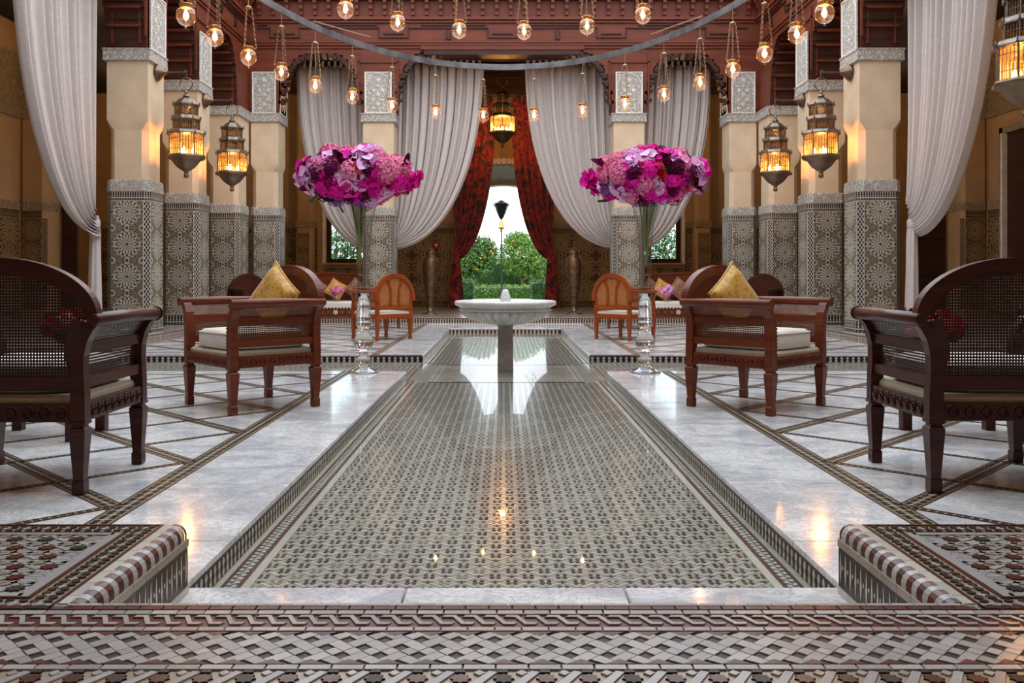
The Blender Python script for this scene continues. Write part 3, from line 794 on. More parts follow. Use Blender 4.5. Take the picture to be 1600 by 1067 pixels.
# ------------------------------------------------------------ columns
CW = .65
ch = .085
PZ0, PZ1 = .335, 2.13
pan_me = {}
def panel_mesh(kind, w_, h_):
    k = (kind, round(w_, 3), round(h_, 3))
    if k not in pan_me:
        if kind == 'star': pan_me[k] = zellige(w_, h_, .49, .205).mesh('star_panel', ZM)
        if kind == 'lat': pan_me[k] = lattice(w_, h_).mesh('lattice_panel', ZM)
        if kind == 'band': pan_me[k] = bandtiles(w_, h_).mesh('border_tiles', ZM)
        if kind == 'base': pan_me[k] = bandtiles(w_, h_, .05).mesh('border_tiles', ZM)
    return pan_me[k]
def octo(x0, x1, y0, y1, c): return [(x0+c,y0),(x1-c,y0),(x1,y0+c),(x1,y1-c),(x1-c,y1),(x0+c,y1),(x0,y1-c),(x0,y0+c)]
def column(label, x0, x1, y0, y1, panels=('f','l','r'), carved_side=None, group='zellige columns round the court', carve=True):
    cx, cy = (x0+x1)/2, (y0+y1)/2
    t = thing('column', label, 'column', (cx, cy, GAL), 0, group)
    lx0, lx1, ly0, ly1 = x0-cx, x1-cx, y0-cy, y1-cy; g = -GAL
    def P(mb, n, mt, **k):
        mb.v = [(a, b, c+g) for a, b, c in mb.v]; return ob(n, mb, mt, t, **k)
    P(MB().prism(octo(lx0, lx1, ly0, ly1, ch), GAL, 2.28), 'dado', 'dado_base')
    P(MB().loft([[(*p, 2.28) for p in octo(lx0-.012,lx1+.012,ly0-.012,ly1+.012,ch)], [(*p, 2.44) for p in octo(lx0-.005,lx1+.005,ly0-.005,ly1+.005,ch)], [(*p, 2.46) for p in octo(lx0+.02,lx1-.02,ly0+.02,ly1-.02,ch)]]), 'carved_band', 'carved')
    i_ = .035
    P(MB().prism(octo(lx0+i_, lx1-i_, ly0+i_, ly1-i_, ch), 2.46, 3.20), 'lower_shaft', 'plaster')
    P(MB().loft([[(*p, 3.20) for p in octo(lx0+i_, lx1-i_, ly0+i_, ly1-i_, ch)], [(*p, 3.30) for p in octo(lx0+.018, lx1-.018, ly0+.018, ly1-.018, .03)],
                 [(*p, 3.36) for p in octo(lx0+.012, lx1-.012, ly0+.012, ly1-.012, .004)], [(*p, 4.24) for p in octo(lx0+.012, lx1-.012, ly0+.012, ly1-.012, .004)]]), 'upper_shaft', 'plaster')
    P(MB().loft([[(*p, z) for p in octo(lx0-e, lx1+e, ly0-e, ly1+e, .003)] for e, z in ((.0,4.235),(.035,4.25),(.035,4.28),(.03,4.285),(.03,4.40),(.04,4.405),(.04,4.43))]), 'capital_band', 'carved')
    wx, wy = lx1-lx0-2*ch, ly1-ly0-2*ch; h_ = PZ1-PZ0; e = .0005
    def face(o, ang, w2, lat=False):
        place_panel(panel_mesh('lat' if lat else 'star', w2, h_), None, t, (o[0], o[1], PZ0-GAL), ang, 'lattice_panel' if lat else 'star_panel')
        place_panel(panel_mesh('band', w2, .15), None, t, (o[0], o[1], 2.13-GAL), ang, 'border_tiles')
        place_panel(panel_mesh('base', w2, .215), None, t, (o[0], o[1], .002), ang, 'border_tiles')
    if 'f' in panels: face((lx0+ch, ly0-e), 0, wx)
    if 'r' in panels: face((lx1+e, ly0+ch), pi/2, wy)
    if 'l' in panels: face((lx0-e, ly1-ch), -pi/2, wy)
    dl = ch*sqrt(2)
    face((lx1-ch, ly0-e), pi/4, dl, True); face((lx0-e, ly0+ch), -pi/4, dl, True)
    if carve:
        def cpanel(name, a, b, z0, z1, pos, axis, sg):
            f = MB()
            def PP(poly, d0, d1, mi):
                q = [(u, v-GAL) for u, v in poly]
                if axis == 'y': f.prism(q, pos+sg*d0, pos+sg*d1, 1, mi)
                else: f.prism(q, pos+sg*d0, pos+sg*d1, 0, mi)
            PP([(a,z0),(b,z0),(b,z1),(a,z1)], 0, .02, 1)
            fr = .018; mid = (a+b)/2; sp = z0+(z1-z0)*.62
            for q in ([(a,z0),(a+fr,z0),(a+fr,z1),(a,z1)], [(b-fr,z0),(b,z0),(b,z1),(b-fr,z1)], [(a+fr,z1-fr),(b-fr,z1-fr),(b-fr,z1),(a+fr,z1)], [(a+fr,z0),(b-fr,z0),(b-fr,z0+fr),(a+fr,z0+fr)]): PP(q, .02, .032, 0)
            hw = (b-a)/2-fr*1.6; arc = []
            for k in range(9):
                tt = k/8; arc.append((mid-hw*cos(tt*pi/2)**1.0, sp+(z1-fr*1.6-sp)*sin(tt*pi/2)**.9))
            L = arc+[(2*mid-p[0], p[1]) for p in arc[::-1][1:]]; L = [(mid-hw, z0+fr)]+L+[(mid+hw, z0+fr)]
            for k in range(len(L)-1): PP(bar2(L[k], L[k+1], .011), .02, .030, 0)
            for (dx, zz, r) in ((0,.80,.05),(0,.66,.035),(-.09,.55,.045),(.09,.55,.045),(0,.45,.05),(-.1,.32,.04),(.1,.32,.04),(0,.22,.05),(-.1,.12,.035),(.1,.12,.035)):
                if abs(dx) > hw-.03: dx = math.copysign(hw-.05, dx)
                zc = z0+(z1-z0)*zz; PP(star2(mid+dx, zc, r, 8, .55), .02, .028, 0); PP(ngon2(mid+dx, zc, r*.3, 8), .028, .034, 1)
            return ob(name, f, ['white_plaster','carved'], t)
        if 'y' in (carved_side or ''): cpanel('carved_panel', lx0+.05, lx1-.05, 4.43, 5.30, ly0+.0, 'y', -1)
        if '+' in (carved_side or ''): cpanel('carved_panel', ly0+.03, ly1-.03, 4.43, 5.30, lx1, 'x', 1)
        if '-' in (carved_side or ''): cpanel('carved_panel', ly0+.03, ly1-.03, 4.43, 5.30, lx0, 'x', -1)
    return t
XI, XO = 5.35, 6.0
for sgn, nm in ((-1, 'left'), (1, 'right')):
    a, b = sorted((sgn*XI, sgn*XO)); s = '+' if sgn < 0 else '-'
    column('tall zellige column at the %s, nearest one, beside the big pale curtain' % nm, a, b, 13.5, 14.15, carved_side=s)
    column('zellige column at the %s behind the larger hanging lantern' % nm, a, b, 15.7, 16.35, carved_side=s)
    column('outer limb of the %s back corner pier, behind the smaller side lantern' % nm, a, b, 18.1, 18.86, carved_side=s, carve=False)
    a, b = sorted((sgn*4.75, sgn*XI))
    column('inner limb of the %s back corner pier with carved white panel above' % nm, a, b, 18.9, 19.55, carved_side='y'+s)
    a, b = sorted((sgn*2.31, sgn*2.98))
    column('back column %s of the doorway behind the %s flower vase' % (nm, nm), a, b, 18.9, 19.5, carved_side='y')
    a, b = sorted((sgn*XI, sgn*XO))
    column('%s side column just outside the picture edge, near the camera' % nm, a, b, 8.25, 8.9, carved_side=s)

# ------------------------------------------------------------ cedar facades with stepped arches
def arch_half(w_, z0, z1, n):
    """stepped rise from (0,z0) to (w_,z1): list of (u,z)"""
    pts = [(0, z0)]
    for k in range(1, n+1):
        t0, t1 = (k-1)/n, k/n
        u0 = w_*(1-cos(t0*pi/2))**.9; u1 = w_*(1-cos(t1*pi/2))**.9; zz1 = z0+(z1-z0)*sin(t1*pi/2)**.95; zz0 = z0+(z1-z0)*sin(t0*pi/2)**.95
        d = zz1-zz0
        pts += [(u0-.0, zz0+d*.30), (u0+(u1-u0)*.30-.0, zz0+d*.36), (u0+(u1-u0)*.15, zz0+d*.62), (u0+(u1-u0)*.35, zz1), (u1, zz1)]
    return pts
ZT = 7.7
def prof_open(a, b, z0, z1, wa, n=7):
    h = arch_half(wa, z0, z1, n)
    return [(a+u, z) for u, z in h]+[(b-u, z) for u, z in h[::-1]]
# back
P_ = [(-XO, ZT), (-XO, 4.44), (-4.75, 4.44)]+prof_open(-4.73, -3.0, 4.46, 5.70, .62)+[(-2.98, 4.44), (-2.31, 4.44)]+prof_open(-2.29, 2.29, 4.46, 5.72, .62)+[(2.31, 4.44), (2.98, 4.44)]+prof_open(3.0, 4.73, 4.46, 5.70, .62)+[(4.75, 4.44), (XO, 4.44), (XO, ZT)]
WB = struct('wall_back', MB().prism(P_, 18.93, 19.5, 1, smi=1), ['facade','facade_dark'])  # edge and soffit faces use the darker wood as painted shade
# dark scalloped edging on the arches
ed = MB()
for (a, b, wa) in ((-4.73, -3.0, .62), (-2.29, 2.29, .62), (3.0, 4.73, .62)):
    for sg, base in ((1, a), (-1, b)):
        h = arch_half(wa, 4.5, 5.66, 9)
        for k in range(0, len(h)-1, 1):
            if k % 5 == 4: ed.cbox((base+sg*(h[k][0]+.02), 19.0, h[k][1]-.05), (.12, .14, .07)); ed.cbox((base+sg*(h[k][0]+.07), 19.0, h[k][1]-.0), (.12, .13, .06))
ob('scalloped_edging', ed, 'facade_dark', WB)
lt = MB(); lt.box(-1.68, 1.62, 18.86, 18.93, 5.66, 5.76, 1); lt.box(-1.75, 1.69, 18.84, 18.93, 5.76, 5.84, 0)
ob('lintel', lt, ['facade','facade_dark'], WB)
def mold(mb, a, b, z0, z1, d, axis, pos, sg):
    lo, hi = sorted((pos, pos+sg*d))
    if axis == 'y': mb.box(a, b, lo, hi, z0, z1)
    else: mb.box(lo, hi, a, b, z0, z1)
def dress(parent, a, b, axis, pos, sg, posts):
    g = MB()
    for (z0, z1, d) in ((5.86,5.90,.05),(5.80,5.84,.03),(5.92,5.95,.03),(6.34,6.38,.04),(6.40,6.46,.07),(6.84,6.90,.16),(6.92,7.02,.20),(7.3,7.4,.06)): mold(g, a, b, z0, z1, d, axis, pos, sg)
    ob('moulding', g, 'facade', parent)
    # meander moulding
    u = a+.1; st = 1.15
    k = 0
    while u+st <= b+.3:
        e = min(b, u+st); g = MB(); c = (u+e)/2; d = .03; t_ = .022
        if k % 2 == 0:
            for (p, q, r, s2) in ((u, c-.30, 6.22, 6.22+t_), (c-.30-t_, c-.30, 6.02, 6.24), (c-.30, c+.30, 6.02, 6.02+t_), (c+.30, c+.30+t_, 6.02, 6.24), (c+.30, e, 6.22, 6.22+t_),
                                  (u, c-.36, 6.28, 6.28+t_), (c-.22, c+.22, 6.10, 6.10+t_)):
                mold(g, p, q, r, s2, d, axis, pos, sg)
        else:
            for (p, q, r, s2) in ((u, e, 6.28, 6.28+t_), (u, e, 6.22, 6.22+t_), (c-.04, c-.04+t_, 6.0, 6.2), (c+.04, c+.04+t_, 6.0, 6.2), (c-.04, c+.06, 5.99, 6.01)):
                mold(g, p, q, r, s2, d, axis, pos, sg)
        ob('meander_moulding', g, 'facade_dark', parent); u += st; k += 1
    # corbels
    pr = [(0,6.84),(.15,6.84),(.15,6.74),(.10,6.70),(.10,6.62),(.05,6.58),(.05,6.50),(0,6.46)]
    n = int((b-a)/.29)
    cm = MB()
    if axis == 'y': cm.prism([(p[1], sg*p[0]) for p in pr], -.035, .035, 0); cm.v = [(x, z_, y_) for x, y_, z_ in cm.v]
    else: cm.prism([(sg*p[0], p[1]) for p in pr], -.035, .035, 1)
    me = cm.mesh('corbel', ['facade']); fixn(me)
    for i in range(n):
        o = bpy.data.objects.new('corbel', me); COL.objects.link(o); o.parent = parent
        v = a+(i+.5)*(b-a)/n; o.location = (v*S, pos*S, 0) if axis == 'y' else (pos*S, v*S, 0)
    # framed panels over the columns
    g = MB()
    for (p, q) in posts:
        for (r, s2, u0, u1) in ((p-.09, p-.06, 4.6, 5.7), (q+.06, q+.09, 4.6, 5.7), (p-.09, q+.09, 5.5, 5.53)): mold(g, r, s2, u0, u1, .03, axis, pos, sg)
    ob('panel_frame', g, 'facade', parent)
dress(WB, -5.3, 5.3, 'y', 18.93, -1, ((-2.98,-2.31), (2.31,2.98)))
YS = [2.2, 3.85, 4.5, 6.05, 6.7, 8.25, 8.9, 13.5, 14.15, 15.7, 16.35, 18.1, 18.93]
for sgn, nm in ((-1, 'left'), (1, 'right')):
    P_ = [(18.93, ZT), (2.2, ZT), (2.2, 4.44), (3.85, 4.44)]
    for (a, b) in ((4.5-.65, 6.05-.0), (6.7, 8.25), (8.9, 13.5), (14.15, 15.7), (16.35, 18.1)):
        if (a, b) == (3.85, 6.05): P_ += [(4.5, 4.44)]+prof_open(4.5, 6.05, 4.46, 5.70, .6)+[(6.05, 4.44)]; continue
        P_ += [(a, 4.44)]+prof_open(a+.01, b-.01, 4.46, 5.70, .6 if b-a < 2 else .7)+[(b, 4.44)]
    P_ += [(18.93, 4.44)]
    a, b = sorted((sgn*(XI+.03), sgn*XO))
    wl = struct('wall_'+nm, MB().prism(P_, a, b, 0, smi=1), ['facade','facade_dark'])  # shade under the arches is painted by the darker wood on soffit faces
    dress(wl, 2.3, 18.9, 'x', sgn*(XI+.03), -sgn, ((13.5,14.15),(15.7,16.35)))
    g = MB()
    for (b_, n2, w2) in ((13.5, 7, .7), (15.7, 7, .6), (18.1, 7, .6)):     # stepped soffit shelves seen under the arches
        h = arch_half(w2, 4.46, 5.70, n2)
        for k in range(5, len(h), 5):
            z = h[k][1]; y = b_-h[k][0]; a2, b2 = sorted((sgn*(XI+.09), sgn*(XO-.06)))
            g.box(a2, b2, y-.05, y+.02, z-.02, z+.02)
    for b_ in (13.5, 15.7, 18.1):
        for q in (XI+.12, XO-.12): a2, b2 = sorted((sgn*(q-.012), sgn*(q+.012))); g.box(a2, b2, b_-.05, b_+.01, 4.5, 5.3)
    ob('soffit_shelves', g, 'facade', wl)
    # nearer stub piers out of view carry the facade
    g = MB()
    for (y0, y1) in ((3.85, 4.5), (6.05, 6.7)): g.box(a, b, y0, y1, GAL, 4.44)
    ob('pier', g, 'plaster', wl)
# front side of the court (behind the camera) and upper rim
fr = MB(); fr.box(-XO, XO, 1.6, 2.2, 4.44, ZT); fr.box(-XO, -5.0, 1.6, 2.2, PLAT, 4.44); fr.box(5.0, XO, 1.6, 2.2, PLAT, 4.44)
struct('wall_front', fr, 'facade')
# gallery ceilings
cl = MB()
for (x0, x1, y0, y1) in ((-12.4, -XO, -4, 25.6), (XO, 12.4, -4, 25.6), (-XO, XO, 19.5, 25.6), (-XO, XO, -4, 1.6)): cl.box(x0, x1, y0, y1, 6.1, 6.25)
struct('ceiling', cl, 'dark_ceiling')
bmx = MB()
for y in (20.4, 21.4, 22.4, 23.4, 24.4): bmx.box(-6, 6, y-.06, y+.06, 5.95, 6.1)
ob('ceiling_beam', bmx, 'facade_dark', bpy.data.objects['ceiling'])
# outer walls
DW = 1.24
def door_arch(hw, spring, apex, n=12, scal=0):
    pts = []
    for k in range(n+1):
        t = k/n; x = -hw*cos(t*pi/2); z = spring+(apex-spring)*(sin(t*pi/2)**.85); pts.append((x, z))
    full = pts+[(-x, z) for x, z in pts[::-1][1:]]
    if scal:
        out = []
        for i in range(len(full)-1):
            p, q = full[i], full[i+1]; out.append(p); m_ = ((p[0]+q[0])/2, (p[1]+q[1])/2)
            L = math.hypot(q[0]-p[0], q[1]-p[1]) or 1; nx, nz = -(q[1]-p[1])/L, (q[0]-p[0])/L
            out.append((m_[0]+nx*scal, m_[1]+nz*scal))
        out.append(full[-1]); full = out
    return full
WX0, WX1, WZ0, WZ1 = 3.25, 4.98, 1.36, 3.6
def backwall(y0, y1):
    g = MB()
    ar = door_arch(DW, 3.3, 4.14, 12, .05)
    g.prism([(-3.0, GAL), (-DW, GAL)]+ar+[(DW, GAL), (3.0, GAL), (3.0, 6.1), (-3.0, 6.1)], y0, y1, 1)
    for sg in (-1, 1):
        for (a, b, c, d) in ((3.0, WX0, GAL, 6.1), (WX1, 12.2, GAL, 6.1), (WX0, WX1, GAL, WZ0), (WX0, WX1, WZ1, 6.1)):
            x0, x1 = sorted((sg*a, sg*b)); g.box(x0, x1, y0, y1, c, d)
    return g
OB = struct('wall_back.001', backwall(25.0, 25.7), 'ochre')
big = zellige(2.0, 1.85, .66, .33, None, 0, True).mesh('zellige_panel', GM)
bandw = bandtiles(2.0, .16).mesh('border_tiles', GM); basew = bandtiles(2.0, .2, .06).mesh('border_tiles', GM)
def gal_dado(parent, o, ang, n, cut=2.0):
    for i in range(n):
        p = (o[0]+cos(ang)*2.0*i, o[1]+sin(ang)*2.0*i, GAL)
        place_panel(big, None, parent, (p[0], p[1], GAL+.2), ang, 'zellige_panel'); place_panel(bandw, None, parent, (p[0], p[1], GAL+2.05), ang, 'border_tiles'); place_panel(basew, None, parent, p, ang, 'border_tiles')
    L = 2.0*n; c, s2 = cos(ang), sin(ang)
    g = MB().box(0, L, -.03, 0, 2.33, 2.50); g.xform(Matrix.Translation((o[0], o[1], 0)) @ Matrix.Rotation(ang, 4, 'Z')); ob('carved_band', g, 'carved_warm', parent)
gal_dado(OB, (-DW-2.0, 24.995), 0, 1); gal_dado(OB, (DW, 24.995), 0, 1)
gal_dado(OB, (-11.2, 24.995), 0, 3); gal_dado(OB, (5.05, 24.995), 0, 3)
low = zellige(1.80, WZ0-.35, .45, .22, None, 0, True).mesh('zellige_panel', GM)
for sg in (-1, 1): place_panel(low, None, OB, (-WX1-.03 if sg < 0 else WX0-.03, 24.99, GAL+.1), 0, 'zellige_panel')
# pilasters on the back wall near the corners
for sg, nm in ((-1, 'left'), (1, 'right')):
    for (xa, w2) in ((5.25, .42),):
        a, b = sorted((sg*xa, sg*(xa+w2)))
        g = MB().prism(octo(a, b, 24.45, 24.99, .06), GAL, 6.1); o = ob('pilaster', g, 'ochre', OB)
        st = zellige(w2-.12, 1.85, .45, .17).mesh('zellige_panel', GM)
        place_panel(st, None, OB, (a+.06, 24.447, GAL+.2), 0, 'zellige_panel')
        g = MB().box(a-.01, b+.01, 24.43, 24.99, 2.33, 2.5); ob('carved_band', g, 'carved_warm', OB)
# windows of the back wall
for k, sg in enumerate((-1, 1)):
    a, b = sorted((sg*WX0, sg*WX1)); 
    g = MB(); y0, y1 = 25.25, 25.33
    for (p, q, r, s2) in ((a, a+.12, WZ0, WZ1), (b-.12, b, WZ0, WZ1), (a+.12, b-.12, WZ0, WZ0+.12), (a+.12, b-.12, WZ1-.12, WZ1)): g.box(p, q, y0, y1, r, s2)
    wn = struct('window_%d' % (k+1), g, 'facade_dark')
    ob('pane', MB().box(a+.12, b-.12, 25.28, 25.29, WZ0+.12, WZ1-.12), 'pane', wn)
    mid = (a+b)/2
    ob('mullion', MB().box(mid-.04, mid+.04, 25.24, 25.32, WZ0+.12, WZ1-.12), 'facade_dark', wn)
    for i in range(9):
        x = a+.2+i*(b-a-.4)/8
        ob('iron_bar', MB().tube([(x, 25.6, WZ0), (x, 25.6, WZ1)], .010, 6), 'dark_metal', wn)
    g = MB()
    for i in range(8):
        for j in range(5):
            x = a+.2+(i+.5)*(b-a-.4)/8; z = WZ0+.25+j*.42
            g.tube([(x+.06*cos(t/8*2*pi), 25.6, z+.10*sin(t/8*2*pi)) for t in range(9)], .007, 5)
    ob('iron_scrolls', g, 'dark_metal', wn, kind='stuff')
    ob('window_sill', MB().box(a-.04, b+.04, 24.92, 25.25, WZ0-.05, WZ0), 'ochre', wn)
    g = MB()
    for (p, q) in ((a-.07, a), (b, b+.07)): g.box(p, q, 24.95, 25.0, WZ0-.05, WZ1)
    ob('reveal', g, 'white_plaster', wn)
# side outer walls and the stub piers by the corners
for sg, nm in ((-1, 'left'), (1, 'right')):
    a, b = sorted((sg*9.85, sg*10.5))
    g = MB(); g.box(a, b, -3.9, 18.2, GAL, 6.1)
    wl = struct('wall_%s.001' % nm, g, 'ochre')
    ang = -pi/2 if sg > 0 else pi/2
    for q in range(3):
        yy = 18.2-2.0*q if sg > 0 else 12.2+2.0*q
        gal_dado(wl, (sg*9.845, yy), ang, 1)
    g = MB(); p, q = sorted((sg*9.845, sg*9.82)); g.box(p, q, 8, 18.2, 4.2, 5.5); ob('frieze', g, 'carved_warm', wl)
    # stub pier
    p, q = sorted((sg*9.3, sg*9.85)); g = MB().prism(octo(p, q, 18.2, 18.9, .08), GAL, 6.1)
    st = struct('trim_%d' % (1 if sg < 0 else 2), g, 'ochre')
    zz = zellige(.39, 1.85, .45, .19).mesh('zellige_panel', GM); l2 = lattice(.113, 1.85).mesh('lattice_panel', GM)
    place_panel(zz, None, st, (p+.08, 18.198, GAL+.2), 0, 'zellige_panel')
    bb = bandtiles(.39, .16).mesh('border_tiles', GM); place_panel(bb, None, st, (p+.08, 18.198, GAL+2.05), 0, 'border_tiles')
    if sg < 0:
        place_panel(l2, None, st, (q-.08, 18.198, GAL+.2), pi/4, 'lattice_panel')
    else: place_panel(l2, None, st, (p-.002, 18.28, GAL+.2), -pi/4, 'lattice_panel')
    ob('carved_band', MB().prism(octo(p-.01, q+.01, 18.19, 18.91, .08), 2.33, 2.5), 'carved_warm', st)
    ob('frieze', MB().box(p-.01, q+.0, 18.17, 18.2, 4.2, 5.5), 'carved_warm', st)
    g = MB(); p, q = sorted((sg*12.2, sg*12.4)); g.box(p, q, -3.9, 25, GAL, 6.1); struct('wall_%s.002' % nm, g, 'ochre')
    # dark wooden panelled door standing in the side passage
    p, q = sorted((sg*6.6, sg*9.2))
# dark screen doors in the passages between the side galleries and the back gallery
for sg, nm, n_ in ((-1, 'left', 1), (1, 'right', 2)):
    xa, xb = (8.55, 9.25) if sg > 0 else (8.95, 9.25)
    p, q = sorted((sg*xa, sg*xb)); g = MB().box(p, q, 18.75, 18.85, GAL, 5.0)
    d = struct('door_%d' % n_, g, 'facade_dark')
    k = 0
    for z in (.3, 1.0, 1.8, 2.6, 3.4): ob('door_panel', MB().bbox(p+.06, q-.06, 18.72, 18.75, z, z+.6, .01), 'facade_dark', d)
wf = MB().box(-12.2, 12.2, -4.2, -3.9, PLAT, 6.1); struct('wall_front.001', wf, 'ochre')
# niche frame on the right wall
nf = MB()
for (y0, y1, z0, z1) in ((17.5,17.62,1.2,3.9),(15.3,15.42,1.2,3.9),(15.3,17.62,3.78,3.9),(15.3,17.62,1.14,1.26)): nf.box(9.74, 9.84, y0, y1, z0, z1)
NB = struct('trim_3', nf, 'carved_warm'); ob('niche_back', MB().box(9.80, 9.84, 15.42, 17.5, 1.26, 3.78), 'facade_dark', NB); ob('niche_lining', MB().box(9.70, 9.80, 17.44, 17.50, 1.26, 3.78), 'white_plaster', NB)
# small red alarm call point beside the left urn
fa = thing('alarm_box', 'small red square alarm call point on the tiled wall right of the left brass urn', 'alarm', at(682, 383, 24.95))
ob('case', MB().bbox(-.07, .07, -.05, .03, -.07, .07, .01), 'red_box', fa); ob('button', MB().box(-.03, .03, -.06, -.05, -.03, .03), 'white_plaster', fa)

# porch beyond the door
pc = MB()
pc.box(-2.6, -1.75, 25.7, 30.6, GAL, 5.3); pc.box(1.75, 2.6, 25.7, 30.6, GAL, 5.3); pc.box(-2.6, 2.6, 25.7, 30.6, 5.2, 5.4)
pc.prism([(-2.6, GAL), (-1.55, GAL)]+door_arch(1.55, 3.1, 4.05, 10)+[(1.55, GAL), (2.6, GAL), (2.6, 5.4), (-2.6, 5.4)], 30.0, 30.6, 1)
PO = struct('wall_porch', pc, 'white_plaster')
g = MB(); ar = door_arch(1.60, 3.1, 4.12, 10)
for i in range(len(ar)-1): g.prism(bar2(ar[i], ar[i+1], .15), 29.93, 30.0, 1)
ob('arch_band', g, 'ochre', PO)
g = MB(); ar = door_arch(DW+.02, 3.3, 4.16, 14)
for i, p in enumerate(ar): g.prism(ngon2(p[0], p[1]+.04, .085, 10), 24.93, 25.0, 1)
ob('scalloped_edging', g, 'white_plaster', OB)
for sg in (-1, 1):
    g = MB()
    for k in range(34): g.cbox((sg*(DW+.02), 24.97, .3+k*.09), (.07, .06, .05))
    ob('jamb_tiles', g, 'cream', OB, kind='stuff')

# ------------------------------------------------------------ garden
gd = MB(); gd.box(-40, 40, 32, 110, -.1, .0); struct('floor.002', gd, 'grass')
def leafblob(n, ell, c, ls, seed, mats=2):
    rnd = random.Random(seed); g = MB()
    for i in range(n):
        while True:
            p = Vector((rnd.uniform(-1,1), rnd.uniform(-1,1), rnd.uniform(-1,1)))
            if .35 < p.length < 1: break
        p = Vector((p.x*ell[0], p.y*ell[1], p.z*ell[2]))+Vector(c)
        a = Vector((rnd.gauss(0,1), rnd.gauss(0,1), rnd.gauss(0,.7))).normalized(); b = a.orthogonal().normalized()
        b = Matrix.Rotation(rnd.uniform(0, 6.28), 3, a) @ b; l = ls*rnd.uniform(.6,1.4)
        g.add([p-b*l*0, p+b*l*.5+a.cross(b)*l*.25, p+b*l, p+b*l*.5-a.cross(b)*l*.25], [(0,1,2,3)], rnd.randrange(mats))
    return g
def hedge(label, x0, x1, y0, y1, h, seed, dark):
    rnd = random.Random(seed); t = thing('hedge', label, 'hedge', ((x0+x1)/2, (y0+y1)/2, 0))
    cx, cy = (x0+x1)/2, (y0+y1)/2; g = MB()
    core = MB().bbox(x0-cx+.06, x1-cx-.06, y0-cy+.06, y1-cy-.06, 0, h-.06, .05); ob('core', core, 'leaf_dark', t)
    for i in range(int((x1-x0)*h*700)):
        f = rnd.random()
        if f < .65: p = Vector((rnd.uniform(x0,x1)-cx, y0-cy+rnd.uniform(-.03,.05), rnd.uniform(0,h)))
        else: p = Vector((rnd.uniform(x0,x1)-cx, rnd.uniform(y0,y1)-cy, h+rnd.uniform(-.05,.04)))
        a = Vector((rnd.gauss(0,1), rnd.gauss(0,1), rnd.gauss(0,1))).normalized(); b = a.orthogonal().normalized(); l = rnd.uniform(.06,.11); c = a.cross(b)
        g.add([p, p+b*l*.5+c*l*.3, p+b*l, p+b*l*.5-c*l*.3], [(0,1,2,3)], 0)
    ob('foliage', g, 'leaf_dark' if dark else 'leaf', t, kind='stuff', fix=False)
hedge('dark clipped hedge block left of the garden path', -2.2, -1.15, 36, 37.5, .82, 1, True)
hedge('dark clipped hedge block right of the garden path', 1.05, 2.3, 36, 37.5, .80, 2, True)
hedge('bright green low hedge across the garden behind the fountain', -3.2, 3.2, 40, 41.5, .55, 3, False)
hedge('tall dark hedge closing the garden behind the orange trees', -8, 8, 50, 51, 1.9, 9, True)
def tree(label, x, y, blobs, seed, trunk_h, oranges=0):
    t = thing('garden_tree', label, 'tree', (x, y, 0)); rnd = random.Random(seed)
    g = MB(); g.tube([(0,0,0),(.05,0,trunk_h*.5),(-.05,.02,trunk_h)], [.14,.10,.08], 8)
    for k in range(5):
        a = k*1.3; g.tube([(-.05,.02,trunk_h),(cos(a)*.5,sin(a)*.4,trunk_h+.6),(cos(a)*.9,sin(a)*.7,trunk_h+1.2)], [.07,.05,.02], 6)
    ob('trunk', g, 'bark', t)
    f = MB()
    for i, (bx, by, bz, rx, rz, n) in enumerate(blobs): f.merge(leafblob(n, (rx, rx*.8, rz), (bx, by, bz), .15, seed*10+i))
    ob('foliage', f, ['leaf','leaf_dark'] if seed % 2 else ['leaf','leaf'], t, kind='stuff', fix=False)
    for k in range(oranges):
        b = blobs[k % len(blobs)]; a = rnd.uniform(0, 6.28); q = rnd.uniform(-.6,.5)
        s2 = MB().lathe([(.001,-.055),(.04,-.04),(.055,0),(.04,.04),(.001,.055)], 8, (b[0]+b[3]*.85*cos(a), b[1]-b[3]*.75, b[2]+b[4]*q)); ob('fruit', s2, 'orange', t)
tree('orange tree left of the garden axis with loose bright foliage', -1.6, 45.4, [(0,0,1.9,1.35,1.05,3600),(-.5,0,1.4,1.0,.8,1800),(.5,-.2,2.3,.8,.7,1500)], 11, 1.0, 9)
tree('tallest garden tree just right of the lamp post', 1.0, 48.2, [(0,0,2.1,1.35,1.2,3800),(-.3,-.2,2.8,.7,.6,1200),(.7,0,1.6,1.0,.9,1800)], 12, 1.1, 7)
tree('orange tree at the right edge of the doorway view', 2.9, 44, [(0,0,1.9,1.2,.95,2200),(.3,0,2.4,.8,.7,1000)], 13, 1.0, 6)
tree('garden tree seen through the left window', -7.4, 38, [(0,0,2.0,1.8,1.0,2600),(-1.0,0,1.3,1.5,.9,1800)], 15, 1.0, 3)
tree('garden tree seen through the right window', 7.4, 38, [(0,0,2.0,1.8,1.0,2600),(1.0,0,1.3,1.5,.9,1800)], 17, 1.0, 3)
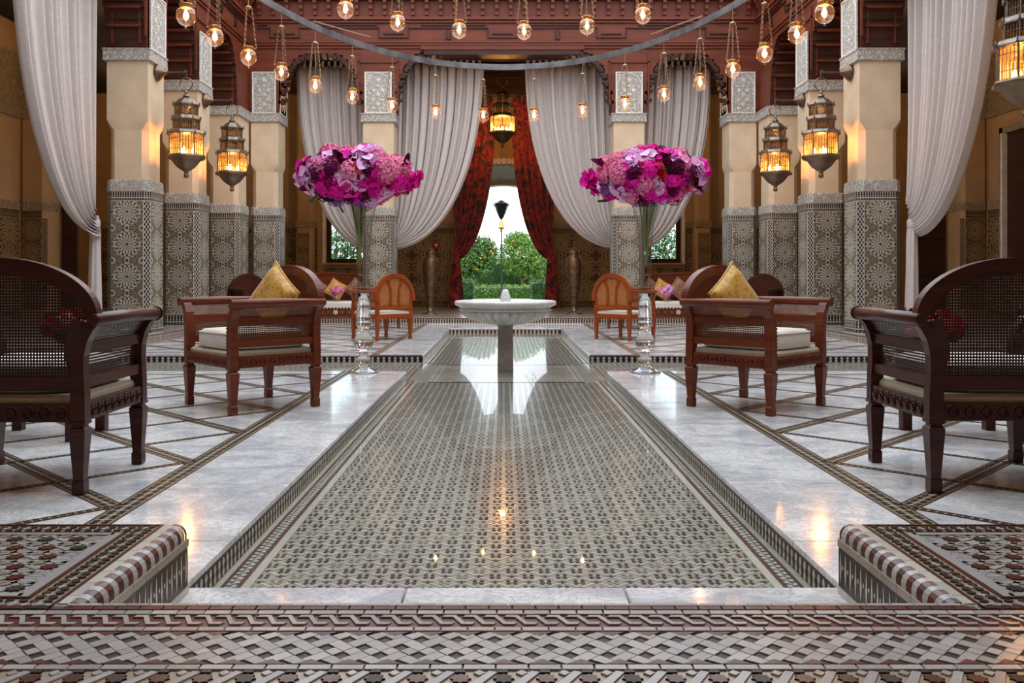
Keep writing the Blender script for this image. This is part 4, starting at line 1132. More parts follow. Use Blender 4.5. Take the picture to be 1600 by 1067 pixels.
# palm fronds at the upper right of the doorway view
pt = thing('palm_tree', 'palm with drooping fronds at the upper right of the doorway view', 'palm', (3.6, 42, 0))
ob('trunk', MB().tube([(0,0,0),(.1,0,2.6),(0,0,5.2)], [.22,.18,.16], 10), 'bark', pt)
for k in range(13):
    a = 2*pi*k/13+.2; g = MB(); sp = []
    for i in range(13):
        t = i/12; sp.append(Vector((cos(a)*2.5*t, sin(a)*2.5*t, 5.2+1.0*t-2.6*t*t)))
    g.tube(sp, [.03*(1-.8*i/12) for i in range(13)], 4)
    sd = Vector((-sin(a), cos(a), 0))
    for i in range(1, 13):
        for s2 in (-1, 1):
            for q in (0, .5):
                p = sp[i]*(1-q)+sp[i-1]*q; d = (sd*s2+Vector((cos(a)*.5, sin(a)*.5, -.7))).normalized()*.55*(1-.4*i/12)
                n_ = Vector((cos(a),sin(a),0))*.03; g.add([p-n_, p+n_, p+d], [(0,1,2)])
    ob('frond', g, 'leaf', pt, fix=False)
# garden lamp post, on the axis
lp = thing('lamp_post', 'slender garden lamp post standing on the axis behind the fountain jet', 'lamp', (-.10, 39, 0))
ob('post', MB().lathe([(.09,0),(.09,.1),(.05,.14),(.035,.6),(.03,2.9),(.05,2.95),(.03,3.0)], 10), 'dark_metal', lp)
ob('shade', MB().lathe([(.03,3.0),(.16,3.10),(.12,3.32),(.05,3.40),(.015,3.75)], 8, smooth=False), 'copper', lp)

# ------------------------------------------------------------ curtains
def curtain(name, label, group, axis, pos, a0, a1, zt, ag, zg, folds, amp, mat='curtain', spread=.35, tail=None, sgd=-1, nu=150, nv=34, arch=None, tabs=True, gsp=.10, seed=3, tie=True):
    """axis 'x': hangs in an x-z plane at y=pos; 'y': in a y-z plane at x=pos. a0 = edge on the tie side, a1 = free edge"""
    rnd = random.Random(seed); g = MB(); ph = [rnd.uniform(0, 6.28) for _ in range(4)]
    rows_ = []
    for iv in range(nv+1):
        v = iv/nv; th = v*pi/2; rw = []
        for iu in range(nu+1):
            u = iu/nu; top = zt if arch is None else arch(u)
            ze = zg+spread*(1-u)
            at_ = a0+(a1-a0)*u
            a = at_+(ag-at_)*(1-cos(th))**1.05; z = top-(top-ze)*sin(th)**1.0
            wv = sin(2*pi*folds*u+ph[0]+.8*sin(3*u+ph[1])+v*.7)+.35*sin(2*pi*folds*2.3*u+ph[2]+v)
            k = amp*(1-.55*v); d = wv*k
            a += .35*amp*cos(2*pi*folds*u+ph[0]+.8*sin(3*u+ph[1])+v*.7)*(1-v)*.6
            d += sgd*-.0
            # near the tie the folds stack in depth
            d += (u-.5)*gsp*v*v
            z -= .6*amp*wv*v*v*.6
            rw.append((a, pos+d, z) if axis == 'x' else (pos+d, a, z))
        rows_.append(rw)
    n = nu+1; vs = [p for r in rows_ for p in r]
    g.add(vs, [(i*n+j, i*n+j+1, (i+1)*n+j+1, (i+1)*n+j) for i in range(nv) for j in range(nu)], 0, True)
    t = thing(name, label, 'curtain', (ag, pos, GAL) if axis == 'x' else (pos, ag, GAL), 0, group)
    o = t.location/S; g.v = [(a-o[0], b-o[1], c-o[2]) for a, b, c in g.v]
    c = ob('cloth', g, mat, t, fix=False)
    md = c.modifiers.new('thickness', 'SOLIDIFY'); md.thickness = .006
    # tie band
    tb = MB().lathe([(.06,-.07),(.075,-.05),(.075,.05),(.06,.07)], 14); tb.v = [(a, b, cc+zg+spread*.35-GAL) for a, b, cc in tb.v]
    if tie: ob('tie_back', tb, mat, t)
    if tabs:
        tg = MB(); k = int(abs(a1-a0)/.13)
        for i in range(k):
            u = (i+.5)/k; aa = a0+(a1-a0)*u; z = (zt if arch is None else arch(u))
            if axis == 'x': tg.box(aa-.025-o[0], aa+.025-o[0], pos-.02-o[1], pos+.02-o[1], z-.03-o[2], z+.10-o[2])
            else: tg.box(pos-.02-o[0], pos+.02-o[0], aa-.025-o[1], aa+.025-o[1], z-.03-o[2], z+.10-o[2])
        ob('tabs', tg, mat, t, kind='stuff')
    if tail:
        z1, z0, w0, w1 = tail; g = MB(); rws = []
        for iv in range(21):
            v = iv/20; z = z1+(z0-z1)*v; wd = w0+(w1-w0)*v; rw = []
            for iu in range(25):
                an = 2*pi*iu/24; r = wd*(1+.18*sin(an*7+v*2))*(.7+.3*min(1, v*5)); rw.append((r*cos(an)*.9, r*sin(an)*.9+.0, z-GAL+.03*v*sin(an*5)))
            rws.append(rw)
        n = 25; g.add([p for r in rws for p in r], [(i*n+j, i*n+j+1, (i+1)*n+j+1, (i+1)*n+j) for i in range(20) for j in range(24)], 0, True)
        ob('tail', g, mat, t, fix=False)
    return t
GC = 'pale linen curtains of the court'
for sg, nm in ((-1, 'left'), (1, 'right')):
    curtain('curtain', 'pale linen curtain swept to the %s back column, beside the red drape' % nm, GC, 'x', 19.72, sg*2.38, sg*.46, 5.66, sg*2.42, 1.62, 10, .075, seed=5+sg, tie=False)
    curtain('curtain', 'pale linen curtain in the side arch between %s corner pier and back column' % nm, GC, 'x', 19.72, sg*2.98, sg*4.58, 5.62, sg*2.95, 1.60, 8, .075, seed=8+sg, tie=False)
    curtain('side_curtain', 'big pale curtain hanging at the far %s, tied to the nearest column' % nm, GC, 'y', sg*6.10, 13.34, 11.12, 5.60, 13.38, 1.60, 10, .10, seed=11+sg, spread=.5, tail=(1.9, .50, .07, .10), nu=190)
    curtain('velvet_curtain', 'red and black velvet drape on the %s side of the garden door' % nm, 'red velvet door drapes', 'x', 24.35, sg*1.42, sg*.20, 5.9, sg*1.30, 1.45, 6, .06, 'velvet', spread=.7, seed=15+sg, tabs=False, tail=(1.75, .16, .10, .22))
rd = MB()
for (a, b) in ((-4.7, -2.9), (-2.45, 2.45), (2.9, 4.7)): rd.tube([(a, 19.72, 5.76), (b, 19.72, 5.76)], .03, 8)
for a in (-4.6, -3.0, -2.4, 2.4, 3.0, 4.6): rd.box(a-.03, a+.03, 19.45, 19.75, 5.72, 5.80)
for sg in (-1, 1):
    rd.tube([(sg*6.07, 8.9, 5.70), (sg*6.07, 13.5, 5.70)], .03, 8)
    for yy in (8.95, 13.4): a, b = sorted((sg*5.95, sg*6.1)); rd.box(a, b, yy-.04, yy+.04, 5.66, 5.74)
ob('curtain_pole', rd, 'dark_metal', WB, kind='stuff')
ob_rod = MB().tube([(-1.9, 24.35, 5.95), (1.9, 24.35, 5.95)], .025, 8)
tag(ob('curtain_rod', ob_rod, 'dark_metal'), 'dark rod carrying the red velvet drapes over the garden door', 'rod')

# ------------------------------------------------------------ fountain
fo = thing('fountain', 'white marble fountain with fluted bowl on a square pedestal in the pool', 'fountain', (PXC-.01, 10.42, PB))
def Zf(z): return z-PB
ob('pedestal', MB().loft([[(sx*w_, sy*w_, Zf(z)) for sx, sy in ((-1,-1),(1,-1),(1,1),(-1,1))] for w_, z in ((.092,-.11),(.088,.2),(.084,.42),(.10,.43),(.10,.45))]), 'marble_grey', fo)
def flute(a, z): return 1
bw = MB(); NF = 30; NV = 12; prof = [(.10,.43),(.22,.445),(.36,.485),(.45,.53),(.495,.575),(.48,.592),(.47,.60)]
rings = []
for r, z in prof:
    ring = []
    for j in range(NF*NV):
        a = 2*pi*j/(NF*NV); amp_ = .055*min(1, r/.45)*(1 if z < .6 else .2); ring.append(((r+amp_*(abs(sin(a*NF/2))**.7-.5))*cos(a), (r+amp_*(abs(sin(a*NF/2))**.7-.5))*sin(a), Zf(z)))
    rings.append(ring)
bw.loft(rings, 0, True, False, True)
ob('fluted_bowl', bw, 'marble_plain', fo)
ob('rim', MB().lathe([(.47,.595),(.535,.60),(.54,.615),(.52,.625),(.53,.64),(.585,.665),(.595,.69),(.58,.712),(.55,.716),(.53,.705),(.50,.66),(.35,.60),(.001,.58)], 72, (0,0,-PB)), 'marble_plain', fo)
ob('spout', MB().lathe([(.062,.58),(.064,.70),(.060,.74),(.045,.80),(.028,.842),(.001,.846)], 20, (0,0,-PB)), 'marble_plain', fo)
ob('water_jet', MB().lathe([(.007,.84),(.006,.95),(.003,.985)], 8, (0,0,-PB)), 'glass', fo)
ob('bowl_water', MB().lathe([(.001,.690),(.525,.690),(.525,.688),(.001,.688)], 48, (0,0,-PB)), 'water', fo)

# ------------------------------------------------------------ glass vases with bouquets
VP = [(24,584),(24,583),(20,580),(13,577),(8,573),(7,572.5),(9,571),(11.2,568),(11.5,565),(10.5,561),(8,559),(7.5,556),(7,551),(8,549),(12,545),(15,540),(15.3,535),(14,529),(10,522),(8,517),(9,514),(11.5,510),(12,505),(10.5,502.5),(11.8,500),(11.5,497),(10.6,494),(10.2,480),(9.6,460),(9.2,430),(9.5,400),(10.8,380),(13,358),(17,335),(20.5,323)]
PXH = F/9.25
def vase(label, x):
    t = thing('glass_vase', label, 'vase', (x, 9.25, 0), 0, 'tall glass vases beside the pool')
    prof = [(r/PXH, (584-y)/PXH) for r, y in VP]
    outer = prof; k = next(i for i, p in enumerate(VP) if p[1] == 494)
    inner = [(r-.006, z) for r, z in prof[k:]][::-1]
    body = outer+[(prof[-1][0]-.003, prof[-1][1]+.002)]+inner+[(.001, prof[k][1]-.0)]
    ob('foot', MB().lathe([(.001, 0)]+body[0:6], 40), 'vase_glass', t)
    ob('stem', MB().lathe([(.001, body[5][1])]+outer[5:k+3]+[(.001, outer[k+2][1])], 40), solidglass, t)
    ob('body', MB().loft([[(r*cos(2*pi*j/40), r*sin(2*pi*j/40), z) for j in range(40)] for r, z in outer[k+2:]], 0, True, False, True), 'vase_glass', t)
    ob('rim', MB().lathe([(outer[-1][0]-.004, outer[-1][1]-.004), (outer[-1][0]+.003, outer[-1][1]-.004), (outer[-1][0]+.003, outer[-1][1]+.004), (outer[-1][0]-.004, outer[-1][1]+.004), (outer[-1][0]-.004, outer[-1][1]-.004)], 40), 'vase_glass', t)
    return t
solidglass, nt_, b_ = newmat('crystal'); b_.inputs['Transmission Weight'].default_value = 1; b_.inputs['Roughness'].default_value = .0; b_.inputs['IOR'].default_value = 1.42; b_.inputs['Base Color'].default_value = (.985,.99,.99,1)
# let daylight through so the vase casts only a light shadow
def blossom_meshes():
    B = {}
    def orchid(mat, mat2, r):
        g = MB()
        for i, (an, sc2, wd) in enumerate(((90,1,.8),(210,.95,.75),(330,.95,.75),(20,1.1,1.25),(160,1.1,1.25))):
            a = R_(an); pts = []; n = 7; dz = .0 if i < 3 else .012
            c = Vector((cos(a), sin(a), 0)); s_v = Vector((-sin(a), cos(a), 0))
            vs = [Vector((0,0,.004+dz))]
            for k in range(n+2):
                t = k/(n+1); th = -pi*.5+pi*t
                rad = r*sc2; L = rad*(.52+.48*cos(th)) ; W = rad*.45*wd*sin(th)
                vs.append(c*L+s_v*W+Vector((0,0, dz+.02*sin(abs(th))-.12*L*L/r*2)))
            vs.insert(1, c*r*.15-s_v*r*.1+Vector((0,0,dz))); vs.append(c*r*.15+s_v*r*.1+Vector((0,0,dz)))
            g.add(vs, [(0, k, k+1) for k in range(1, len(vs)-1)], 0, True)
        g.lathe([(.001,.0),(r*.14,r*.05),(r*.12,r*.22),(.001,r*.3)], 6, (0,-r*.12,.0), 1)
        return g.mesh('orchid', [mat, mat2])
    def hyd(mat, r, n=46, seed=0):
        rnd = random.Random(seed); g = MB()
        g.lathe([(.001,-r*.7),(r*.75,-r*.3),(r*.82,.1*r),(.5*r,.65*r),(.001,.8*r)], 10, (0,0,0), 1)
        for i in range(n):
            z = 1-1.6*(i+.5)/n; th = i*2.399; q = sqrt(max(0, 1-z*z)); d = Vector((q*cos(th), q*sin(th), z))
            a = d.orthogonal().normalized(); a = Matrix.Rotation(rnd.uniform(0,3), 3, d) @ a; b = d.cross(a); l = r*.27
            c = d*r*rnd.uniform(.86, 1.04)
            for u, v in ((1,0),(0,1),(-1,0),(0,-1)):
                p = a*u+b*v; s2 = a*(-v)+b*u
                g.add([c, c+p*l*.5+s2*l*.42+d*.01, c+p*l+d*.004, c+p*l*.5-s2*l*.42+d*.01], [(0,1,2,3)], 0)
        return g.mesh('hydrangea', [mat, mat])
    def rose(mat, r):
        g = MB()
        for L, (n, rr, h, tl) in enumerate(((3,.25,.9,.1),(5,.48,.75,.35),(6,.75,.50,.7),(7,1.0,.2,1.1))):
            for k in range(n):
                a0 = 2*pi*(k/n)+L*.7; vs = []
                for iv in range(4):
                    for iu in range(5):
                        u = (iu/4-.5)*2*pi/n*1.35; v = iv/3; q = r*rr*(.35+.65*v**.8)*(1+.06*cos(u*6)); zz = r*(h*v-.25+.0-tl*.25*v*v-abs(u)*.06*v)
                        vs.append((q*cos(a0+u), q*sin(a0+u), zz))
                g.add(vs, [(i*5+j, i*5+j+1, (i+1)*5+j+1, (i+1)*5+j) for i in range(3) for j in range(4)], 0, True)
        g.lathe([(.001,-.5*r),(.5*r,-.3*r),(.55*r,0),(.001,.3*r)], 8, (0,0,0), 0)
        return g.mesh('rose', [mat])
    def calla(mat, r):
        g = MB(); rows_ = []
        for iv in range(7):
            v = iv/6; rw = []
            for iu in range(9):
                a = 2*pi*iu/8; q = r*(.12+.45*v**1.5); rw.append((q*cos(a), q*sin(a), r*(-1.2+2.0*v+(.9*v*v*max(0, cos(a))))))
            rows_.append(rw)
        g.add([p for rw in rows_ for p in rw], [(i*9+j, i*9+j+1, (i+1)*9+j+1, (i+1)*9+j) for i in range(6) for j in range(8)], 0, True)
        return g.mesh('calla_lily', [mat])
    def leaf(mat, r):
        g = MB(); vs = []
        for i in range(7):
            t = i/6; wd = r*.36*sin(pi*min(1,t*1.02))**.8; z = -.4*r*t*t
            vs += [(-wd, r*1.6*t, z), (0, r*1.6*t, z-.02), (wd, r*1.6*t, z)]
        g.add(vs, [(i*3+j, i*3+j+1, (i+1)*3+j+1, (i+1)*3+j) for i in range(6) for j in range(2)], 0, True)
        return g.mesh('leaf', [mat])
    B['om'] = orchid('magenta','plum', .092); B['ol'] = orchid('lilac','magenta', .108)
    B['hp'] = hyd('pink', .105, 50, 1); B['hm'] = hyd('magenta', .10, 50, 2); B['hv'] = hyd('violet', .075, 34, 3); B['hl'] = hyd('lilac', .085, 40, 4); B['hd'] = hyd('plum', .085, 40, 5)
    B['rc'] = rose('coral', .075); B['rp'] = rose('pink', .075); B['rm'] = rose('magenta', .075); B['rr'] = rose('red_petal', .07)
    B['ca'] = calla('plum', .09); B['lf'] = leaf('leaf_dark', .13)
    return B
BM = blossom_meshes(); BN = {'o':'orchid','h':'hydrangea','r':'rose','c':'calla_lily','l':'leaf'}
def bouquet(label, x, seed, ell=(.52,.42,.26), z=2.02, vz=1.72, mix_=None, n=150, scale=1, name='bouquet', y=9.25, group=None, stems=True, mirror=1):
    rnd = random.Random(seed); t = thing(name, label, 'flowers', (x, y, vz), 0, group)
    core = MB()
    core.lathe([(.001,-ell[2]*.75)]+[(ell[0]*.78*cos(a), ell[2]*.78*sin(a)) for a in [(-1+.2*k)*pi/2*.9 for k in range(1, 10)]]+[(.001, ell[2]*.78)], 20, (0,0,z-vz)); ob('greenery', core, 'leaf_dark', t)
    def put(kind, d, k=1.0, rr=None, tilt=.35):
        d = Vector(d).normalized(); p = Vector((d.x*ell[0], d.y*ell[1], d.z*ell[2]))*k; p.z += z-vz
        nrm = (Vector((d.x/ell[0], d.y/ell[1], d.z/ell[2]))).normalized()
        nrm = (nrm+Vector((rnd.gauss(0,tilt), rnd.gauss(0,tilt), rnd.gauss(0,tilt)))).normalized()
        o = bpy.data.objects.new(BN[kind[0]], BM[kind]); COL.objects.link(o); o.parent = t; o.location = p*S
        q = nrm.to_track_quat('Z', 'Y'); o.rotation_mode = 'QUATERNION'
        from mathutils import Quaternion
        o.rotation_quaternion = q @ Quaternion((0,0,1), rnd.uniform(0, 6.28)); s2 = (rr or rnd.uniform(.8, 1.15))*scale; o.scale = (s2, s2, s2)
    # big clusters first, then sprays of orchids
    for i in range(n):
        zz = 1-2*(i+.5)/n; th = i*2.39996; q = sqrt(1-zz*zz); d = (q*cos(th), q*sin(th), zz)
        c = rnd.choice(mix_ or ['hp','hp','hm','rc','rc','rp','hl','hd','hv','rr','rm','rp']); put(c, d, rnd.uniform(.78, 1.0))
    if mix_ is None:
        for (dx, dz, kind, m_) in ((-.85,.05,'ol',5),(-.95,-.25,'ol',5),(-.55,.45,'ol',6),(.05,.75,'ol',5),(.35,.45,'ol',6),(.1,-.45,'ol',5),(.5,-.65,'ol',4),
                                   (-.35,-.45,'om',9),(-.15,-.75,'om',8),(-.25,.7,'om',7),(-.9,.25,'om',5),(.45,.0,'om',8),(.4,-.35,'om',7),(.97,-.1,'om',6),(.95,-.3,'om',4),(-.5,-.15,'om',4)):
            dx *= mirror; out_ = 1.12 if abs(dx) > .84 else 1.0
            for k in range(m_):
                dy = -sqrt(max(0.03, 1-dx*dx-dz*dz)); d = (dx+rnd.gauss(0,.09), dy+rnd.gauss(0,.06), dz+rnd.gauss(0,.13)); put(kind, d, rnd.uniform(.98,1.10)*out_, None, .3)
        for (dx, dz, kind, m_) in ((-.42,.12,'hd',1),(-.7,-.1,'hd',1),(-.1,.12,'rr',4),(.12,.2,'rc',4),(.62,.1,'hp',3),(.75,.25,'rp',4),(-.72,.3,'rc',4),(.25,.05,'hd',1),(-.8,-.35,'rc',3),(.3,.8,'hl',2),(-.55,.8,'hp',2)):
            for k in range(m_): put(kind, (dx*mirror+rnd.gauss(0,.07), -sqrt(max(.05, 1-dx*dx-dz*dz)), dz+rnd.gauss(0,.09)), rnd.uniform(.98,1.06), None, .2)
        for k in range(26):      # the far side too
            a = rnd.uniform(0, pi); put(rnd.choice(['om','ol']), (cos(a), sin(a), rnd.uniform(-.5,.9)), 1.05)
        for (dx, dz) in ((.95,.42),(-.7,-.3),(-.1,.2)): put('ca', (dx*mirror, -.4, dz), 1.05, .9, .1)
        for k in range(12): a = rnd.uniform(0, 6.28); put('lf', (cos(a), sin(a), rnd.choice([-.75,.8,-.9])), 1.0, None, .5)
    if stems:
        for k in range(22):
            a = rnd.uniform(0, 6.28); r1 = rnd.uniform(.03, .10); r0 = rnd.uniform(.0, .035); b = a+pi+rnd.uniform(-.6,.6)
            ln = rnd.uniform(.28, .62)
            g = MB().tube([(r0*cos(b), r0*sin(b), -ln), (r1*.5*cos(a), r1*.5*sin(a), -ln*.4), (r1*cos(a), r1*sin(a), .03), (r1*2.4*cos(a), r1*2.4*sin(a), .22)], .0065, 5)
            ob('stem', g, 'stem', t, fix=False)
    return t
vase('tall clear glass vase with ball stem on the marble left of the fountain', -1.447); vase('tall clear glass vase with ball stem on the marble right of the fountain', 1.460)
bouquet('round magenta and lilac orchid bouquet in the left tall glass vase', -1.49, 21)
bouquet('round magenta and pink orchid bouquet in the right tall glass vase', 1.475, 22, mirror=-1)

# ------------------------------------------------------------ armchairs
def ell_arc(cx, cz, a, b, t0, t1, n): return [(cx+a*cos(t0+(t1-t0)*i/n), cz+b*sin(t0+(t1-t0)*i/n)) for i in range(n+1)]
def armchair(label, loc, rotz, dark=False, cush=True, group='wide cane armchairs'):
    """local: x across, front at -y, back at +y"""
    wm, cm = ('mahog_dark','cane_shaded') if dark else ('mahog','cane')  # dark: deeper wood and cane colours stand in for shade on the near pair
    hw, hd = .375, .335
    t = thing('cane_armchair', label, 'chair', loc, rotz, group)
    for sx in (-1, 1):
        for sy in (-1, 1):
            g = MB(); x, y = sx*hw, sy*hd
            def sq(w2, z): return [(x-w2/2, y-w2/2, z), (x+w2/2, y-w2/2, z), (x+w2/2, y+w2/2, z), (x-w2/2, y+w2/2, z)]
            g.loft([sq(.046, 0), sq(.054, .008), sq(.054, .062), sq(.044, .07), sq(.046, .075), sq(.072, .285), sq(.072, .30), sq(.052, .312), sq(.052, .318), sq(.074, .325), sq(.074, .335)])
            ob('leg', g, wm, t)
            # post curving outwards into the arm roll
            pts = [(x, y, .335), (x, y, .46), (x-sx*.004, y, .56), (x+sx*.0, y, .64), (x+sx*.018, y, .71), (x+sx*.048, y, .765), (x+sx*.078, y, .795)]
            ob('post', MB().sweep(pts, .060, [.068,.066,.062,.058,.054,.050,.046]), wm, t)
            if sy < 0:
                b = MB(); 
                for k in range(11): zz = .44+k*.026; dx = 0 if zz < .64 else (zz-.64)**1.5*1.1; b.lathe([(.001,-.008),(.009,0),(.001,.008)], 6, (x-sx*.026+sx*dx, y-.032, zz))
                ob('beading', b, wm, t, kind='stuff', fix=False)
    # carved apron
    ap = {}
    for nm_, (x0, x1, y0, y1) in {'f':(-hw+.036, hw-.036, -hd-.028, -hd+.012), 'b':(-hw+.036, hw-.036, hd-.012, hd+.028), 'l':(-hw-.028, -hw+.012, -hd+.036, hd-.036), 'r':(hw-.012, hw+.028, -hd+.036, hd-.036)}.items():
        a = ob('apron', MB().box(x0, x1, y0, y1, .335, .42), wm, t)
        g = MB(); L = (x1-x0) if nm_ in 'fb' else (y1-y0); n = int(L/.068)
        for i in range(n):
            u = (i+.5)/n; c = 2*pi
            for rr in (.028, .015):
                ring = []
                for k in range(11):
                    an = 2*pi*k/10; du, dz = rr*cos(an), rr*sin(an)*1.1
                    if nm_ in 'fb': ring.append((x0+(x1-x0)*u+du, y0-.002 if nm_ == 'f' else y1+.002, .377+dz))
                    else: ring.append((x0-.002 if nm_ == 'l' else x1+.002, y0+(y1-y0)*u+du, .377+dz))
                g.tube(ring, .005, 4)
        ob('carving', g, wm, a, kind='stuff', fix=False)
    # upholstered seat
    ob('seat', MB().bbox(-hw+.01, hw-.01, -hd-.005, hd+.005, .415, .455, .018), 'linen', t)
    ob('seat_frame', MB().box(-hw+.03, hw-.03, -hd+.03, hd-.03, .36, .418), wm, t)
    if cush:
        g = MB(); rows_ = []
        n = 24
        def rr(w2, d2, z, k=6):
            pts = []
            for i in range(40):
                a = 2*pi*i/40; c, s2 = cos(a), sin(a); q = (abs(c)**k+abs(s2)**k)**(-1/k); pts.append((w2*q*c, d2*q*s2-.01, z+.012*(1-abs(c))*(1 if z > .5 else 0)))
            return pts
        W2, D2 = hw-.055, hd-.02
        g.loft([rr(W2-.02, D2-.02, .458), rr(W2, D2, .475), rr(W2+.004, D2+.004, .52), rr(W2, D2, .570), rr(W2-.03, D2-.03, .592), rr(W2*.6, D2*.6, .600), rr(.01, .01, .603)], 0, True, True, True)
        c = ob('cushion', g, 'cushion', t); g = MB()
        for z in (.472, .574): g.tube([(*p[:2], z) for p in rr(W2+.003, D2+.003, z)]+[rr(W2+.003, D2+.003, z)[0]], .005, 5)
        ob('piping', g, 'linen', c, fix=False)
    UV = 72
    for sx in (-1, 1):
        # roll on top of the arm
        x = sx*(hw+.075)
        ob('arm_roll', MB().tube([(x, -hd-.045, .80), (x, -hd-.035, .80), (x, 0, .803), (x, hd+.03, .80), (x, hd+.04, .80)], [.026,.033,.033,.033,.026], 14), wm, t)
        ob('arm_cap', MB().tube([(x, -hd-.052, .80), (x, -hd-.045, .80)], .038, 14), wm, t)
        for (z0, z1, xo) in ((.645, .695, .002), (.485, .535, 0)):
            ob('arm_rail', MB().box(sx*(hw+xo)-.018, sx*(hw+xo)+.018, -hd+.02, hd-.02, z0, z1), wm, t)
        g = MB(); prof = [(sx*(hw-.012), .53), (sx*(hw-.012), .64), (sx*(hw+.008), .70), (sx*(hw+.038), .755), (sx*(hw+.070), .79)]
        g.add([(a, -hd+.02, z) for a, z in prof]+[(a, hd-.02, z) for a, z in prof], [(i, i+1, i+6, i+5) for i in range(4)])
        ob('cane_panel', g, cm, t, uvfn=lambda p: (p[1]*UV, p[2]*UV), fix=False)
    # back: arched crest, cane filling, bottom rail
    y = hd+.005; A, Bh, zc = hw+.075, .245, .80
    arc = ell_arc(0, zc, A-.01, Bh, 0, pi, 36)
    ob('crest', MB().sweep([(a, y, z) for a, z in arc], .058, [.050+.028*sin(pi*i/36)**.7 for i in range(37)]), wm, t)
    ob('crest_bead', MB().tube([(a*1.01, y-.02, zc+(z-zc)*1.10+.008) for a, z in arc], .009, 6), wm, t)
    ob('back_rail', MB().box(-hw+.02, hw-.02, y-.02, y+.02, .475, .54), wm, t)
    g = MB(); ia = ell_arc(0, zc, A-.05, Bh-.02, 0, pi, 28)
    poly = [(a, y, z) for a, z in ia]+[(-hw+.02, y, .66), (-hw+.02, y, .53), (hw-.02, y, .53), (hw-.02, y, .66)]
    g.add(poly, [tuple(range(len(poly)))]); ob('cane_panel', g, cm, t, uvfn=lambda p: (p[0]*UV, p[2]*UV), fix=False)
    # small curved brackets where crest meets the posts
    for sx in (-1, 1): ob('bracket', MB().sweep([(sx*(hw-.02), y, .54), (sx*(hw-.035), y, .64), (sx*(hw-.03), y, .72), (sx*(hw-.0), y, .80)], .036, .05), wm, t)
    return t
def heading(fx, fy): return math.atan2(fy, fx)+pi/2          # rotation that turns local -y to (fx, fy)
# middle pair (centres and headings from their four feet)
armchair('mahogany cane armchair left of the pool with gold pillow and pale seat cushion', (-1.945, 6.92, 0), heading(-.524, -.475))
armchair('mahogany cane armchair right of the pool with gold pillow and pale seat cushion', (1.942, 6.89, 0), heading(.500, -.52))
armchair('shade-darkened armchair at the left edge, nearest the camera, seen from behind', (-2.315, 4.43, 0), heading(-.01, 1), True)
armchair('shade-darkened armchair at the right edge, nearest the camera, seen from behind', (2.365, 4.47, 0), heading(.01, 1), True)
def pillow(name, label, loc, w_, mat, rot, group='gold silk pillows', pinch=.15, th=.16):
    g = MB(); n = 14; vs = []
    for s2 in (1, -1):
        for i in range(n+1):
            for j in range(n+1):
                u, v = i/n*2-1, j/n*2-1; k = (1-u**4)*(1-v**4); cr = 1-pinch*(1-abs(u)**2)*abs(v)**3*0-pinch*.5*((1-u*u)*abs(v)**6+(1-v*v)*abs(u)**6)
                vs.append((u*w_/2*(1-pinch*.5*(1-v*v)*abs(u)), s2*th/2*max(0, k)**.6, v*w_/2*(1-pinch*.5*(1-u*u)*abs(v))))
    m_ = (n+1)**2
    fs = [(i*(n+1)+j, (i+1)*(n+1)+j, (i+1)*(n+1)+j+1, i*(n+1)+j+1) for i in range(n) for j in range(n)]
    g.add(vs, fs+[tuple(m_+q for q in f[::-1]) for f in fs], 0, True)
    me = g.mesh(name, [mat]); o = bpy.data.objects.new(name, me); COL.objects.link(o); o.location = [c*S for c in loc]
    o.rotation_mode = 'XYZ'; o.rotation_euler = rot; tag(o, label, 'pillow', group)
    e = MB().tube([(a*w_/2*(1-pinch*.5*(1-b*b)), 0, b*w_/2*(1-pinch*.5*(1-a*a))) for a, b in [(-1+.2*k, -1) for k in range(10)]+[(1, -1+.2*k) for k in range(10)]+[(1-.2*k, 1) for k in range(10)]+[(-1, 1-.2*k) for k in range(11)]], .008, 5)
    c = ob('piping', e, mat, o, fix=False); return o
pillow('gold_pillow', 'gold silk pillow standing on its corner in the cane armchair left of the pool', (-1.80, 7.02, .835), .40, 'gold', (R_(-14), R_(38), R_(-42)))
pillow('gold_pillow', 'gold silk pillow standing on its corner in the cane armchair right of the pool', (1.80, 6.99, .835), .40, 'gold', (R_(-14), R_(-38), R_(42)))

